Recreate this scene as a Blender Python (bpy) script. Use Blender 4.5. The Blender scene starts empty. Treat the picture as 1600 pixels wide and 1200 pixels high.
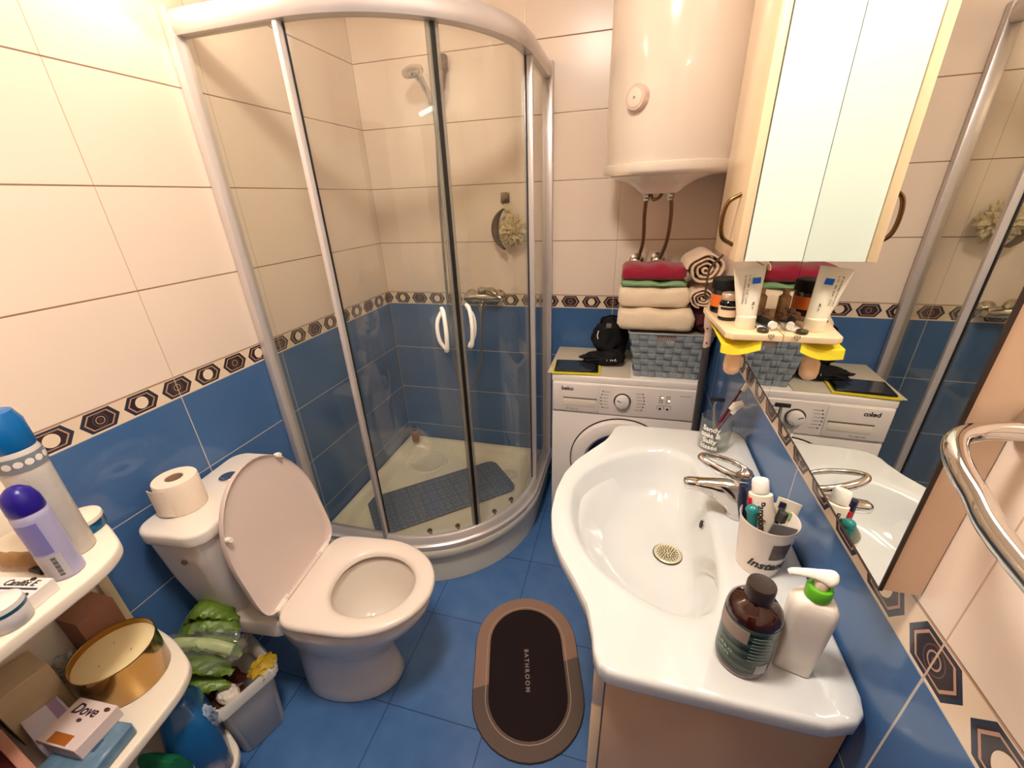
import bpy, bmesh, math, random
from mathutils import Vector, Matrix
random.seed(7)
SC = bpy.context.scene
COL = SC.collection
PI = math.pi

def S(r, g, b):
    f = lambda c: (c/255/12.92) if c/255 <= .04045 else ((c/255+.055)/1.055)**2.4
    return (f(r), f(g), f(b), 1)

# ------------------------------------------------------------------ camera
CAMP = Vector((1.2507, -2.0403, 1.4985))
YAW, PITCH, ROLL, FPX, PX, PY = -0.27834, 0.43948, -0.03958, 649.145, 797.02, 615.39
fw = Vector((math.sin(YAW)*math.cos(PITCH), math.cos(YAW)*math.cos(PITCH), -math.sin(PITCH)))
rt = Vector((math.cos(YAW), -math.sin(YAW), 0)); up = rt.cross(fw)
r2 = rt*math.cos(ROLL)+up*math.sin(ROLL); u2 = -rt*math.sin(ROLL)+up*math.cos(ROLL)
cam = bpy.data.cameras.new('camera'); camo = bpy.data.objects.new('camera', cam); COL.objects.link(camo)
M = Matrix((r2, u2, -fw)).transposed().to_4x4(); M.translation = CAMP
camo.matrix_world = M
cam.sensor_fit = 'HORIZONTAL'; cam.sensor_width = 36; cam.lens = 36*FPX/1600
cam.shift_x = (800-PX)/1600; cam.shift_y = (PY-600)/1600
cam.clip_start = .02
SC.camera = camo

# ------------------------------------------------------------------ world, exposure
w = bpy.data.worlds.new('world'); SC.world = w; w.use_nodes = True
w.node_tree.nodes['Background'].inputs[0].default_value = (1, .9, .8, 1)
w.node_tree.nodes['Background'].inputs[1].default_value = .05
SC.view_settings.view_transform = 'Standard'; SC.view_settings.look = 'None'
SC.view_settings.exposure = 0.80; SC.view_settings.gamma = 1.0
SC.view_settings.use_curve_mapping = False
GLOBE_STRENGTH, GLOBE_COLOR = 9.5, (1.0, .78, .55, 1)
TUBE_STRENGTH, TUBE_COLOR = 7.0, (.80, 1.0, .92, 1)
FILL_STRENGTH, FILL_COLOR = 74.0, (1.0, .90, .80, 1)

# ------------------------------------------------------------------ helpers
W = 1.6038; FZ = -.05; CZ = 2.50; YF = -2.80
MW = {}          # world matrix of each Empty

class X:
    """small shader maths wrapper"""
    nt = None
    def __init__(s, sock): s.s = sock
    @staticmethod
    def op(o, *a):
        n = X.nt.nodes.new('ShaderNodeMath'); n.operation = o
        for i, v in enumerate(a):
            if isinstance(v, X): X.nt.links.new(v.s, n.inputs[i])
            else: n.inputs[i].default_value = v
        return X(n.outputs[0])
    def __add__(s, o): return X.op('ADD', s, o)
    def __sub__(s, o): return X.op('SUBTRACT', s, o)
    def __rsub__(s, o): return X.op('SUBTRACT', o, s)
    def __mul__(s, o): return X.op('MULTIPLY', s, o)
    def __truediv__(s, o): return X.op('DIVIDE', s, o)
    def fr(s): return X.op('FRACT', s)
    def ab(s): return X.op('ABSOLUTE', s)
    def mx(s, o): return X.op('MAXIMUM', s, o)
    def mn(s, o): return X.op('MINIMUM', s, o)
    def lt(s, o): return X.op('LESS_THAN', s, o)
    def gt(s, o): return X.op('GREATER_THAN', s, o)
    def sq(s): return X.op('SQRT', s)

def newmat(name):
    m = bpy.data.materials.new(name); m.use_nodes = True
    X.nt = m.node_tree
    return m, m.node_tree, m.node_tree.nodes['Principled BSDF']

def mixc(fac, a, b):
    n = X.nt.nodes.new('ShaderNodeMix'); n.data_type = 'RGBA'
    if isinstance(fac, X): X.nt.links.new(fac.s, n.inputs[0])
    else: n.inputs[0].default_value = fac
    for i, c in ((6, a), (7, b)):
        if isinstance(c, (tuple, list)): n.inputs[i].default_value = c
        else: X.nt.links.new(c, n.inputs[i])
    return n.outputs[2]

def noise(scale, detail=3, rough=.5, coord='Object'):
    tc = X.nt.nodes.new('ShaderNodeTexCoord')
    n = X.nt.nodes.new('ShaderNodeTexNoise'); n.inputs['Scale'].default_value = scale
    n.inputs['Detail'].default_value = detail; n.inputs['Roughness'].default_value = rough
    X.nt.links.new(tc.outputs[coord], n.inputs['Vector'])
    return n.outputs['Fac']

def bump(bs, height, strength=.3, dist=.002):
    b = X.nt.nodes.new('ShaderNodeBump'); b.inputs['Strength'].default_value = strength
    b.inputs['Distance'].default_value = dist
    X.nt.links.new(height.s if isinstance(height, X) else height, b.inputs['Height'])
    X.nt.links.new(b.outputs[0], bs.inputs['Normal'])

def mat(name, c, rough=.4, metal=0, spec=.5, vary=0, vscale=8, bmp=0, bscale=60, bdist=.002, trans=0, coat=0, sheen=0, alpha=1, ior=1.45, sss=0):
    m, nt, b = newmat(name)
    b.inputs['Base Color'].default_value = c
    b.inputs['Roughness'].default_value = rough; b.inputs['Metallic'].default_value = metal
    b.inputs['Specular IOR Level'].default_value = spec; b.inputs['IOR'].default_value = ior
    b.inputs['Transmission Weight'].default_value = trans; b.inputs['Coat Weight'].default_value = coat
    b.inputs['Sheen Weight'].default_value = sheen; b.inputs['Alpha'].default_value = alpha
    if vary:
        f = noise(vscale)
        dk = tuple(x*(1-vary) for x in c[:3])+(1,); lt = tuple(min(1, x*(1+vary*.6)) for x in c[:3])+(1,)
        nt.links.new(mixc(X(f), dk, lt), b.inputs['Base Color'])
    if bmp: bump(b, noise(bscale, 4), bmp, bdist)
    return m

def thin_glass(name, tint=(.93, .95, .91, 1), haze=.0):
    m = bpy.data.materials.new(name); m.use_nodes = True; nt = m.node_tree; nt.nodes.clear(); X.nt = nt
    o = nt.nodes.new('ShaderNodeOutputMaterial'); t = nt.nodes.new('ShaderNodeBsdfTransparent'); g = nt.nodes.new('ShaderNodeBsdfGlossy')
    t.inputs[0].default_value = tint; g.inputs['Roughness'].default_value = .015
    gm = nt.nodes.new('ShaderNodeNewGeometry'); dt = nt.nodes.new('ShaderNodeVectorMath'); dt.operation = 'DOT_PRODUCT'
    nt.links.new(gm.outputs['Normal'], dt.inputs[0]); nt.links.new(gm.outputs['Incoming'], dt.inputs[1])
    k_ = 1-X(dt.outputs['Value']).ab(); k2 = k_*k_; fr = k2*k2*k_*.96+.04        # Schlick, the same from both sides
    mx = nt.nodes.new('ShaderNodeMixShader'); nt.links.new(fr.s, mx.inputs[0])
    src = t.outputs[0]
    if haze:
        d = nt.nodes.new('ShaderNodeBsdfDiffuse'); d.inputs[0].default_value = (.8, .8, .74, 1)
        m2 = nt.nodes.new('ShaderNodeMixShader')
        n = X(noise(3.5, 5, .6)); nt.links.new((n*n*haze*2.5).s, m2.inputs[0])
        nt.links.new(t.outputs[0], m2.inputs[1]); nt.links.new(d.outputs[0], m2.inputs[2]); src = m2.outputs[0]
    nt.links.new(src, mx.inputs[1]); nt.links.new(g.outputs[0], mx.inputs[2]); nt.links.new(mx.outputs[0], o.inputs[0])
    return m

def emis(name, c, s):
    m, nt, b = newmat(name)
    b.inputs['Base Color'].default_value = (.9, .9, .9, 1)
    b.inputs['Emission Color'].default_value = c; b.inputs['Emission Strength'].default_value = s
    return m

def tag(o, label=None, cat=None, group=None, kind=None):
    if label: o['label'] = label
    if cat: o['category'] = cat
    if group: o['group'] = group
    if kind: o['kind'] = kind
    return o

def thing(name, label, cat, loc=(0, 0, 0), rz=0, group=None):
    o = bpy.data.objects.new(name, None); COL.objects.link(o); o.empty_display_size = .05
    o.location = loc; o.rotation_euler = (0, 0, rz)
    MW[o.name] = Matrix.Translation(Vector(loc)) @ Matrix.Rotation(rz, 4, 'Z')
    return tag(o, label, cat, group)

def obj(name, bm, m, parent=None, loc=None, local=False, smooth=40, mods=(), label=None):
    """link a bmesh as one object; vertices are given in world space unless local"""
    me = bpy.data.meshes.new(name)
    if isinstance(bm, bpy.types.Mesh): me = bm; me.name = name
    else:
        bmesh.ops.recalc_face_normals(bm, faces=bm.faces) if smooth is not None and not bm.faces.layers.int.get('keep') else None
        bm.to_mesh(me); bm.free()
    o = bpy.data.objects.new(name, me); COL.objects.link(o)
    if parent is not None:
        PM = MW[parent.name]
        o.parent = parent
        if not local: me.transform(PM.inverted())
        MW[o.name] = PM
    elif loc is not None:
        L = Matrix.Translation(Vector(loc))
        if not local: me.transform(L.inverted())
        o.location = loc; MW[o.name] = L
    else: MW[o.name] = Matrix.Identity(4)
    for mm in (m if isinstance(m, (list, tuple)) else [m]): me.materials.append(mm)
    if smooth:
        me.polygons.foreach_set('use_smooth', [True]*len(me.polygons))
        me.set_sharp_from_angle(angle=math.radians(smooth))
    for mod in mods:
        if mod == 'sub': k = o.modifiers.new('s', 'SUBSURF'); k.levels = 2; k.render_levels = 2
        if mod == 'sub1': k = o.modifiers.new('s', 'SUBSURF'); k.levels = 1; k.render_levels = 1
    if label: o['label'] = label
    return o

def NB(): return bmesh.new()

def box(bm, x0, x1, y0, y1, z0, z1, bev=0, seg=2, mtx=None):
    r = bmesh.ops.create_cube(bm, size=1)
    vs = r['verts']
    for v in vs: v.co = Vector((x0+(v.co.x+.5)*(x1-x0), y0+(v.co.y+.5)*(y1-y0), z0+(v.co.z+.5)*(z1-z0)))
    if bev:
        es = list({e for v in vs for e in v.link_edges})
        r = bmesh.ops.bevel(bm, geom=es, offset=bev, segments=seg, profile=.5, affect='EDGES')
        vs = list({v for f in r['faces'] for v in f.verts} | {v for v in vs if v.is_valid})
    if mtx is not None:
        for v in vs: v.co = mtx @ v.co
    return bm

def loft(bm, rings, cap0=True, cap1=True, close=True):
    R = [[bm.verts.new(p) for p in ring] for ring in rings]
    n = len(R[0])
    for a, b in zip(R, R[1:]):
        for i in range(n if close else n-1):
            j = (i+1) % n
            bm.faces.new((a[i], a[j], b[j], b[i]))
    if cap0: bm.faces.new(R[0][::-1])
    if cap1: bm.faces.new(R[-1])
    return bm

def lathe(bm, prof, c=(0, 0, 0), seg=40, mtx=None, cap0=True, cap1=True):
    rings = []
    for r, z in prof:
        r = max(r, 1e-5)
        ring = [Vector((r*math.cos(2*PI*i/seg), r*math.sin(2*PI*i/seg), z)) for i in range(seg)]
        if mtx is not None: ring = [mtx @ p for p in ring]
        rings.append([p+Vector(c) for p in ring])
    return loft(bm, rings, cap0, cap1)

def tube(bm, pts, r, seg=12, closed=False, caps=True, flat=1.0):
    P = [Vector(p) for p in pts]; n = len(P)
    rr = r if isinstance(r, (list, tuple)) else [r]*n
    T = []
    for i in range(n):
        a = P[(i-1) % n] if (closed or i > 0) else P[i]
        b = P[(i+1) % n] if (closed or i < n-1) else P[i]
        T.append((b-a).normalized())
    nrm = T[0].orthogonal().normalized()
    rings = []
    for i in range(n):
        nrm = (nrm-T[i]*nrm.dot(T[i]))
        nrm = nrm.normalized() if nrm.length > 1e-6 else T[i].orthogonal().normalized()
        bn = T[i].cross(nrm)
        rings.append([P[i]+(nrm*math.cos(2*PI*k/seg)*rr[i]+bn*math.sin(2*PI*k/seg)*rr[i]*flat) for k in range(seg)])
    if closed:
        rings.append(rings[0])
        R = [[bm.verts.new(p) for p in ring] for ring in rings[:-1]]
        m = len(R)
        # match the seam by least twist
        best = min(range(seg), key=lambda s: (R[0][s].co-R[-1][0].co).length)
        for a in range(m):
            A, B = R[a], R[(a+1) % m]; off = best if a == m-1 else 0
            for i in range(seg):
                j = (i+1) % seg
                bm.faces.new((A[i], A[j], B[(j+off) % seg], B[(i+off) % seg]))
        return bm
    return loft(bm, rings, caps, caps)

def bez(pts, n=8):
    """Catmull-Rom through points"""
    P = [Vector(p) for p in pts]; P = [P[0]*2-P[1]]+P+[P[-1]*2-P[-2]]; out = []
    for i in range(1, len(P)-2):
        for k in range(n):
            t = k/n; a, b, c, d = P[i-1:i+3]
            out.append(.5*((2*b)+(c-a)*t+(2*a-5*b+4*c-d)*t*t+(-a+3*b-3*c+d)*t**3))
    out.append(P[-2]); return out

def rrect(cx, cy, hx, hy, r, seg=6, a=0):
    o = []
    for k, (sx, sy) in enumerate(((1, 1), (-1, 1), (-1, -1), (1, -1))):
        for i in range(seg+1):
            t = (k+i/seg)*PI/2
            o.append((sx*(hx-r)+r*math.cos(t), sy*(hy-r)+r*math.sin(t)))
    ca, sa = math.cos(a), math.sin(a)
    return [(cx+x*ca-y*sa, cy+x*sa+y*ca) for x, y in o]

def prism(bm, out, z0, z1, bev=0, seg=3):
    """outline prism with a rounded top and bottom rim (out is roughly star shaped)"""
    n = len(out); cx = sum(p[0] for p in out)/n; cy = sum(p[1] for p in out)/n
    def ring(z, ins):
        o = []
        for i, (x, y) in enumerate(out):
            a = Vector(out[i-1]); b = Vector(out[(i+1) % n]); t = (b-a)
            nn = Vector((t.y, -t.x)).normalized() if t.length > 1e-9 else Vector((0, 0))
            if nn.dot(Vector((x-cx, y-cy))) < 0 and bev: pass
            o.append(Vector((x-nn.x*ins, y-nn.y*ins, z)))
        return o
    A = sum(out[i][0]*out[(i+1) % n][1]-out[(i+1) % n][0]*out[i][1] for i in range(n))
    if A < 0: out = out[::-1]
    rs = []
    if bev:
        for k in range(seg+1): t = k/seg*PI/2; rs.append(ring(z0+bev*(1-math.sin(t)), bev*(1-math.cos(t))))
        rs = rs[::-1] if False else [ring(z0+bev*(1-math.cos(k/seg*PI/2)), bev*(1-math.sin(k/seg*PI/2))) for k in range(seg+1)]
        rs += [ring(z1-bev*(1-math.sin(k/seg*PI/2)), bev*(1-math.cos(k/seg*PI/2))) for k in range(seg+1)]
    else: rs = [ring(z0, 0), ring(z1, 0)]
    return loft(bm, rs)

def frame_m(o, xd, yd):
    """matrix with origin o, local x and y directions"""
    x = Vector(xd).normalized(); y = Vector(yd); y = (y-x*y.dot(x)).normalized(); z = x.cross(y)
    m = Matrix((x, y, z)).transposed().to_4x4(); m.translation = Vector(o); return m

def text_mesh(s, size, ext=.0004, align='CENTER', shear=0, space=1.0, bold=0):
    cu = bpy.data.curves.new('t', 'FONT'); cu.body = s; cu.size = size; cu.extrude = ext; cu.align_x = align; cu.align_y = 'CENTER'
    cu.shear = shear; cu.space_character = space; cu.offset = bold; cu.resolution_u = 4
    o = bpy.data.objects.new('t', cu); COL.objects.link(o)
    dg = bpy.context.evaluated_depsgraph_get(); dg.update()
    me = bpy.data.meshes.new_from_object(o.evaluated_get(dg))
    bpy.data.objects.remove(o); bpy.data.curves.remove(cu); me.materials.clear()
    return me

def text(name, s, size, mtx, m, parent, wrap=None, sub=False, **kw):
    me = text_mesh(s, size, **kw)
    if wrap:      # wrap = (axis xy, radius, angle of text centre, z centre)
        (ax, ay), R, ang, zc = wrap
        for v in me.vertices:
            a = ang+v.co.x/R; rr = R+v.co.z+.0004; zz = zc+v.co.y
            v.co = Vector((ax+rr*math.cos(a), ay+rr*math.sin(a), zz))
    else: me.transform(mtx)
    return obj(name, me, m, parent, smooth=None)

def scribble(name, mtx, w, h, m, parent, rows=1, seed=0, wrap=None):
    """unreadable fine print: rows of short strokes"""
    rnd = random.Random(seed); bm = NB(); n = max(3, int(w/(h*.75)))
    for r_ in range(rows):
        x = -w/2
        while x < w/2-h*.3:
            ww = h*rnd.uniform(.3, .62); hh = h*rnd.choice((.6, .6, .95)); y0 = -r_*h*1.7
            if rnd.random() > .14:
                box(bm, x, x+ww*.35, y0, y0+hh, 0, .0003)
                box(bm, x, x+ww, y0+h*.5*rnd.random(), y0+h*.5*rnd.random()+h*.16+.0001, 0, .0003)
            x += ww+h*.12
    if wrap:
        (ax, ay), R, ang, zc = wrap
        for v in bm.verts:
            a = ang+v.co.x/R; rr = R+v.co.z; v.co = Vector((ax+rr*math.cos(a), ay+rr*math.sin(a), zc+v.co.y))
    else: bmesh.ops.transform(bm, matrix=mtx, verts=bm.verts)
    return obj(name, bm, m, parent, smooth=None)

def blob(bm, c, r, seed=0, amp=.15, freq=2.5, sub=3, mtx=None):
    from mathutils import noise as nz
    q = bmesh.ops.create_icosphere(bm, subdivisions=sub, radius=1)
    for v in q['verts']:
        d = v.co.normalized(); k = 1+amp*nz.noise(d*freq+Vector((seed*7.3, 0, 0)))*2
        p = Vector((d.x*r[0]*k, d.y*r[1]*k, d.z*r[2]*k))
        if mtx is not None: p = mtx @ p
        v.co = p+Vector(c)
    return bm

# ------------------------------------------------------------------ materials
def wall_mat(name, axis, u0):
    m, nt, b = newmat(name)
    g = nt.nodes.new('ShaderNodeNewGeometry'); sp = nt.nodes.new('ShaderNodeSeparateXYZ')
    nt.links.new(g.outputs['Position'], sp.inputs[0])
    z = X(sp.outputs[2]); u = X(sp.outputs[0 if axis == 'x' else 1])-(u0-20*.4055)
    TW, TH, B, BT = .4055, .25, 1.0, 1.0615
    blue = z.lt(B); cream = z.gt(BT)
    f1 = ((z-(B-20*TH))/TH).fr(); h1 = f1.mn(1-f1)*TH
    f2 = ((z-(BT-20*TH))/TH).fr(); h2 = f2.mn(1-f2)*TH
    fv = (u/TW).fr(); hv = fv.mn(1-fv)*TW
    n1 = X(noise(2.2, 4, .55)); n2 = X(noise(70, 2))
    # medallions of the border
    P = .20275
    q = ((u/P)+.5).fr()-.5
    a = q.ab()*P; bb = P/2-a; dark = a.lt(bb); d = a.mn(bb)
    v = (z-1.0305).ab()
    hexm = (v/.0268).mx((d+v*.66)/.0455)
    r = ((d*d)+(v*v)).sq()
    C_bg = S(236, 214, 188); brown = S(52, 40, 38); slate = S(50, 62, 84); pink = S(190, 150, 130); white = S(240, 220, 196)
    body = mixc((n1*2.2-.6).mx(0).mn(1), brown, S(58, 52, 58))
    body = mixc(hexm.gt(.86)*((n1*3-1).mx(0).mn(1)), body, slate)
    ringh = hexm.gt(.70)*hexm.lt(.79)
    c = mixc(ringh, body, pink)
    # light kind: a pale disc
    inner = r.lt(.0165); ring2 = r.gt(.0165)*r.lt(.0185)
    cl = mixc(ring2, mixc(inner, c, white), S(60, 38, 30))
    # dark kind: rings round the middle
    cd = mixc(r.gt(.0085)*r.lt(.0105), c, pink)
    cd = mixc(r.gt(.0155)*r.lt(.0165), cd, S(120, 92, 82)); cd = mixc(r.lt(.004), cd, S(90, 66, 58))
    med = mixc(dark, cl, cd)
    bord = mixc(hexm.lt(1.0), C_bg, med)
    bord = mixc(z.gt(BT-.0025), bord, S(196, 160, 132))
    bord = mixc(hv.lt(.0012), bord, S(205, 180, 160))
    blu = mixc(n1, S(62, 98, 146), S(76, 116, 168))
    blu = mixc(h1.lt(.0016).mx(hv.lt(.0016)), blu, S(196, 190, 182))
    crm = mixc(n1, S(236, 217, 200), S(242, 224, 206))
    crm = mixc(hv.lt(.0010), crm, S(206, 172, 146))
    crm = mixc(h2.lt(.0018), crm, S(150, 116, 92))
    col = mixc(blue, bord, blu); col = mixc(cream, col, crm)
    nt.links.new(col, b.inputs['Base Color'])
    rg = cream*.14+.12
    nt.links.new(rg.s, b.inputs['Roughness'])
    hh = (h2.mn(hv).mn(.003)/.003)*cream+(h1.mn(hv).mn(.003)/.003)*blue+n2*.10*cream
    bump(b, hh, .35, .0015)
    return m

M_floor, nt, b = newmat('blue floor tiles')
g = nt.nodes.new('ShaderNodeNewGeometry'); sp = nt.nodes.new('ShaderNodeSeparateXYZ'); nt.links.new(g.outputs['Position'], sp.inputs[0])
fx = ((X(sp.outputs[0])-(.58-3.4))/.34).fr(); fy = ((X(sp.outputs[1])-(-1.0-7.1))/.355).fr()
hj = (fx.mn(1-fx)*.34).mn(fy.mn(1-fy)*.355)
n1 = X(noise(3.0, 4, .6)); n2 = X(noise(14, 3))
colf = mixc((n1*.6+n2*.4-.2)*1.5, S(52, 94, 152), S(94, 136, 190))
colf = mixc(hj.lt(.0014), colf, S(34, 62, 100))
nt.links.new(colf, b.inputs['Base Color']); b.inputs['Roughness'].default_value = .3
bump(b, hj.mn(.003)/.003, .3, .001)

M_wl = wall_mat('tile wall left', 'y', -1.2215); M_wb = wall_mat('tile wall back', 'x', 1.1966); M_wr = wall_mat('tile wall right', 'y', -1.6524)
M_ceil = mat('ceiling paint', S(236, 228, 214), .9)
M_porc = mat('white porcelain', S(238, 228, 216), .08, coat=.3)
M_acry = mat('white acrylic tray', S(242, 234, 214), .22, vary=.08, vscale=5)
M_plast = mat('white plastic', S(240, 232, 222), .3)
M_seat = mat('toilet seat plastic', S(238, 224, 212), .22)
M_alum = mat('satin white aluminium', S(214, 206, 204), .28, metal=.35)
M_chrome = mat('chrome', S(214, 210, 206), .08, metal=1)
M_brush = mat('brushed steel', S(150, 138, 124), .32, metal=1)
M_gasket = mat('black rubber gasket', S(22, 18, 16), .5)
M_clearg = mat('clear plastic seal', S(150, 142, 128), .2, spec=.6, alpha=.55)
M_glass = thin_glass('shower glass', (.965, .968, .935, 1), .05)
M_mirror = mat('mirror silver', (.88, .89, .86, 1), .0, metal=1)
M_peach = mat('cream lacquer', S(238, 208, 168), .22, coat=.2)
M_cabw = mat('cream white lacquer', S(226, 234, 222), .2, coat=.3)
M_heat = mat('white enamel', S(248, 232, 214), .16, coat=.5)
M_washw = mat('appliance white', S(246, 238, 230), .25)
M_washp = mat('appliance panel', S(240, 230, 222), .3)
M_dark = mat('dark glass', S(40, 14, 16), .08, coat=1)
M_black = mat('black', S(16, 14, 16), .6)
M_blackp = mat('black gloss plastic', S(18, 16, 18), .12)
M_grey = mat('grey print', S(120, 108, 100), .5)
M_txt = mat('dark print', S(40, 34, 34), .5)

# ------------------------------------------------------------------ room
def plane(name, pts, m, kind='structure', thick=.06, nrm=None):
    bm = NB(); P = [Vector(p) for p in pts]; n = Vector(nrm)*thick
    loft(bm, [P, [p+n for p in P]])
    o = obj(name, bm, m, smooth=None); return tag(o, kind=kind)
plane('floor', [(-.06, YF-.06, FZ), (W+.06, YF-.06, FZ), (W+.06, .06, FZ), (-.06, .06, FZ)], M_floor, nrm=(0, 0, -1))
plane('ceiling', [(-.06, YF-.06, CZ), (W+.06, YF-.06, CZ), (W+.06, .06, CZ), (-.06, .06, CZ)], M_ceil, nrm=(0, 0, 1))
plane('wall_left', [(0, YF, FZ), (0, 0, FZ), (0, 0, CZ), (0, YF, CZ)], M_wl, nrm=(-1, 0, 0))
plane('wall_back', [(0, 0, FZ), (W, 0, FZ), (W, 0, CZ), (0, 0, CZ)], M_wb, nrm=(0, 1, 0))
plane('wall_right', [(W, YF, FZ), (W, 0, FZ), (W, 0, CZ), (W, YF, CZ)], M_wr, nrm=(1, 0, 0))
M_wf = wall_mat('tile wall front', 'x', 1.1966)
bm = NB(); box(bm, 0, .55, YF-.06, YF, FZ, CZ); box(bm, 1.33, W, YF-.06, YF, FZ, CZ); box(bm, .55, 1.33, YF-.06, YF, 2.0, CZ)
tag(obj('wall_front', bm, M_wf, smooth=None), kind='structure')
M_door = mat('dark red brown wood', S(64, 20, 14), .4, vary=.2, bmp=.1)
d1 = tag(obj('door_1', box(NB(), .59, 1.29, YF-.05, YF-.01, FZ+.005, 1.96, .004), M_door), kind='structure')
bm = NB(); box(bm, .55, .59, YF-.06, YF+.012, FZ, 2.0, .004); box(bm, 1.29, 1.33, YF-.06, YF+.012, FZ, 2.0, .004); box(bm, .59, 1.29, YF-.06, YF+.012, 1.96, 2.0, .004)
obj('door_frame', bm, M_door, d1)
bm = NB(); tube(bm, [(.65, YF-.01, 1.0), (.65, YF+.04, 1.0), (.66, YF+.05, 1.0), (.76, YF+.05, 1.0)], .009)
obj('door_handle', bm, M_chrome, d1)

# ------------------------------------------------------------------ lamps
t = thing('wall_lamp', 'round white globe lamp glowing high on the left wall beside the shower', 'lamp', (.0, -1.05, 2.10))
bm = NB(); lathe(bm, [(.045, 0), (.05, .004), (.05, .018), (.03, .03), (.03, .064)], mtx=Matrix.Rotation(PI/2, 4, 'Y'), c=(.001, -1.05, 2.10)); obj('lamp_base', bm, M_plast, t)
bm = NB(); lathe(bm, [(.085*math.sin(a*PI/14), -.085*math.cos(a*PI/14)) for a in range(15)], c=(.145, -1.05, 2.09), seg=24); obj('lamp_globe', bm, emis('warm globe glow', GLOBE_COLOR, GLOBE_STRENGTH), t)

t = thing('fill_lamp', 'added flat round fill lamp on the unseen ceiling over the room', 'lamp', (.95, -1.68, CZ))  # out-of-view fill light, added to brighten the whole room
obj('lamp_base', lathe(NB(), [(.15, -.001), (.15, -.02), (.14, -.022)], c=(.95, -1.68, CZ)), M_plast, t)
obj('lamp_diffuser', lathe(NB(), [(.138, -.022), (.13, -.05), (.09, -.066), (.03, -.072), (.0, -.073)], c=(.95, -1.68, CZ), seg=28), emis('fill lamp glow', FILL_COLOR, FILL_STRENGTH), t)

# ------------------------------------------------------------------ shower
def quad_out(side, R, off=0.0, n=20, x_in=0.0):
    """outline of a quadrant: corner at (0,0), straight sides of length side, round front"""
    c = side-R
    pts = [(x_in, -x_in), (x_in, -side)]
    for i in range(n+1):
        a = -PI/2+PI/2*i/n; pts.append((c+R*math.cos(a), -c+R*math.sin(a)))
    pts.append((side, -x_in))
    return pts
def resample_quad(side, R, x_in, z, n=24):
    c = side-R; o = []
    k = 6
    for i in range(k): o.append((x_in, -x_in-(side-x_in)*i/k))
    for i in range(k): o.append((x_in+(c-x_in)*i/k, -side))
    for i in range(n): a = -PI/2+PI/2*i/n; o.append((c+R*math.cos(a), -c+R*math.sin(a)))
    for i in range(k): o.append((side, -c+(c-x_in)*i/k))
    for i in range(k): o.append((side-(side-x_in)*i/k, -x_in))
    return [Vector((x, y, z)) for x, y in o]
tray = thing('shower_tray', 'white quadrant shower tray in the tiled corner', 'shower tray', (.4, -.4, FZ))
bm = NB()
rings = [resample_quad(.885, .54, .003, FZ+.001), resample_quad(.885, .54, .003, .105), resample_quad(.905, .56, .003, .108), resample_quad(.910, .565, .003, .118), resample_quad(.910, .565, .003, .150),
         resample_quad(.905, .56, .006, .158), resample_quad(.865, .52, .015, .160), resample_quad(.835, .49, .035, .158), resample_quad(.825, .48, .05, .140), resample_quad(.81, .47, .065, .108), resample_quad(.79, .455, .085, .096), resample_quad(.6, .33, .25, .092)]
loft(bm, rings); obj('tray_body', bm, M_acry, tray, smooth=50)
bm = NB(); lathe(bm, [(.045, .0965), (.045, .1), (.04, .103), (.028, .103), (.026, .1), (0, .1)], c=(.70, -.2, 0)); obj('drain_cover', bm, mat('worn cream plastic', S(212, 208, 190), .3), tray)
bm = NB()
lathe(bm, [(.115, .094), (.112, .101), (.10, .104), (.09, .098), (0, .097)], c=(.20, -.19, 0)); obj('corner_seat_dimple', bm, M_acry, tray)
for k in range(4):
    pass

enc = thing('shower_enclosure', 'curved glass shower cabin with white aluminium rails', 'shower cabin', (.4, -.4, .16))
CE = (.35, -.35)
def arc_pts(R, a0, a1, n, z):
    return [Vector((CE[0]+R*math.cos(a0+(a1-a0)*i/n), CE[1]+R*math.sin(a0+(a1-a0)*i/n), z)) for i in range(n+1)]
def rail_path(R, z, x0=.02):
    return [Vector((x0, CE[1]-R, z)), Vector((.2, CE[1]-R, z))]+arc_pts(R, -PI/2, 0, 28, z)+[Vector((CE[0]+R, -.2, z)), Vector((CE[0]+R, -.004, z))]
def rail(z0, z1, wi, wo, R=.53, prof=None):
    """rail with a box profile; prof = list of (radial offset, z)"""
    prof = prof or [(-wi, z0), (wo, z0), (wo, z1), (-wi, z1)]
    path = rail_path(R, 0)
    bm = NB(); rings = []
    for i, p in enumerate(path):
        a = path[max(0, i-1)]; b_ = path[min(len(path)-1, i+1)]; tdir = (b_-a).normalized(); n = Vector((tdir.y, -tdir.x, 0))
        rings.append([p+n*o+Vector((0, 0, z)) for o, z in prof])
    return loft(bm, rings)
obj('top_rail', rail(0, 0, 0, 0, prof=[(-.022, 1.928), (-.022, 1.975), (-.018, 1.982), (.010, 1.984), (.018, 1.976), (.022, 1.960), (.022, 1.940), (.014, 1.928)]), M_alum, enc)
obj('bottom_rail', rail(0, 0, 0, 0, prof=[(-.02, .161), (-.02, .208), (-.014, .213), (.0, .213), (.007, .207), (.012, .188), (.018, .181), (.026, .177), (.028, .161)]), M_alum, enc)
bm = NB(); box(bm, .001, .030, -.905, -.862, .16, 1.99, .004); obj('wall_profile', bm, M_alum, enc)
bm = NB(); box(bm, .862, .905, -.030, -.001, .16, 1.985, .004); obj('wall_profile', bm, M_alum, enc)
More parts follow.
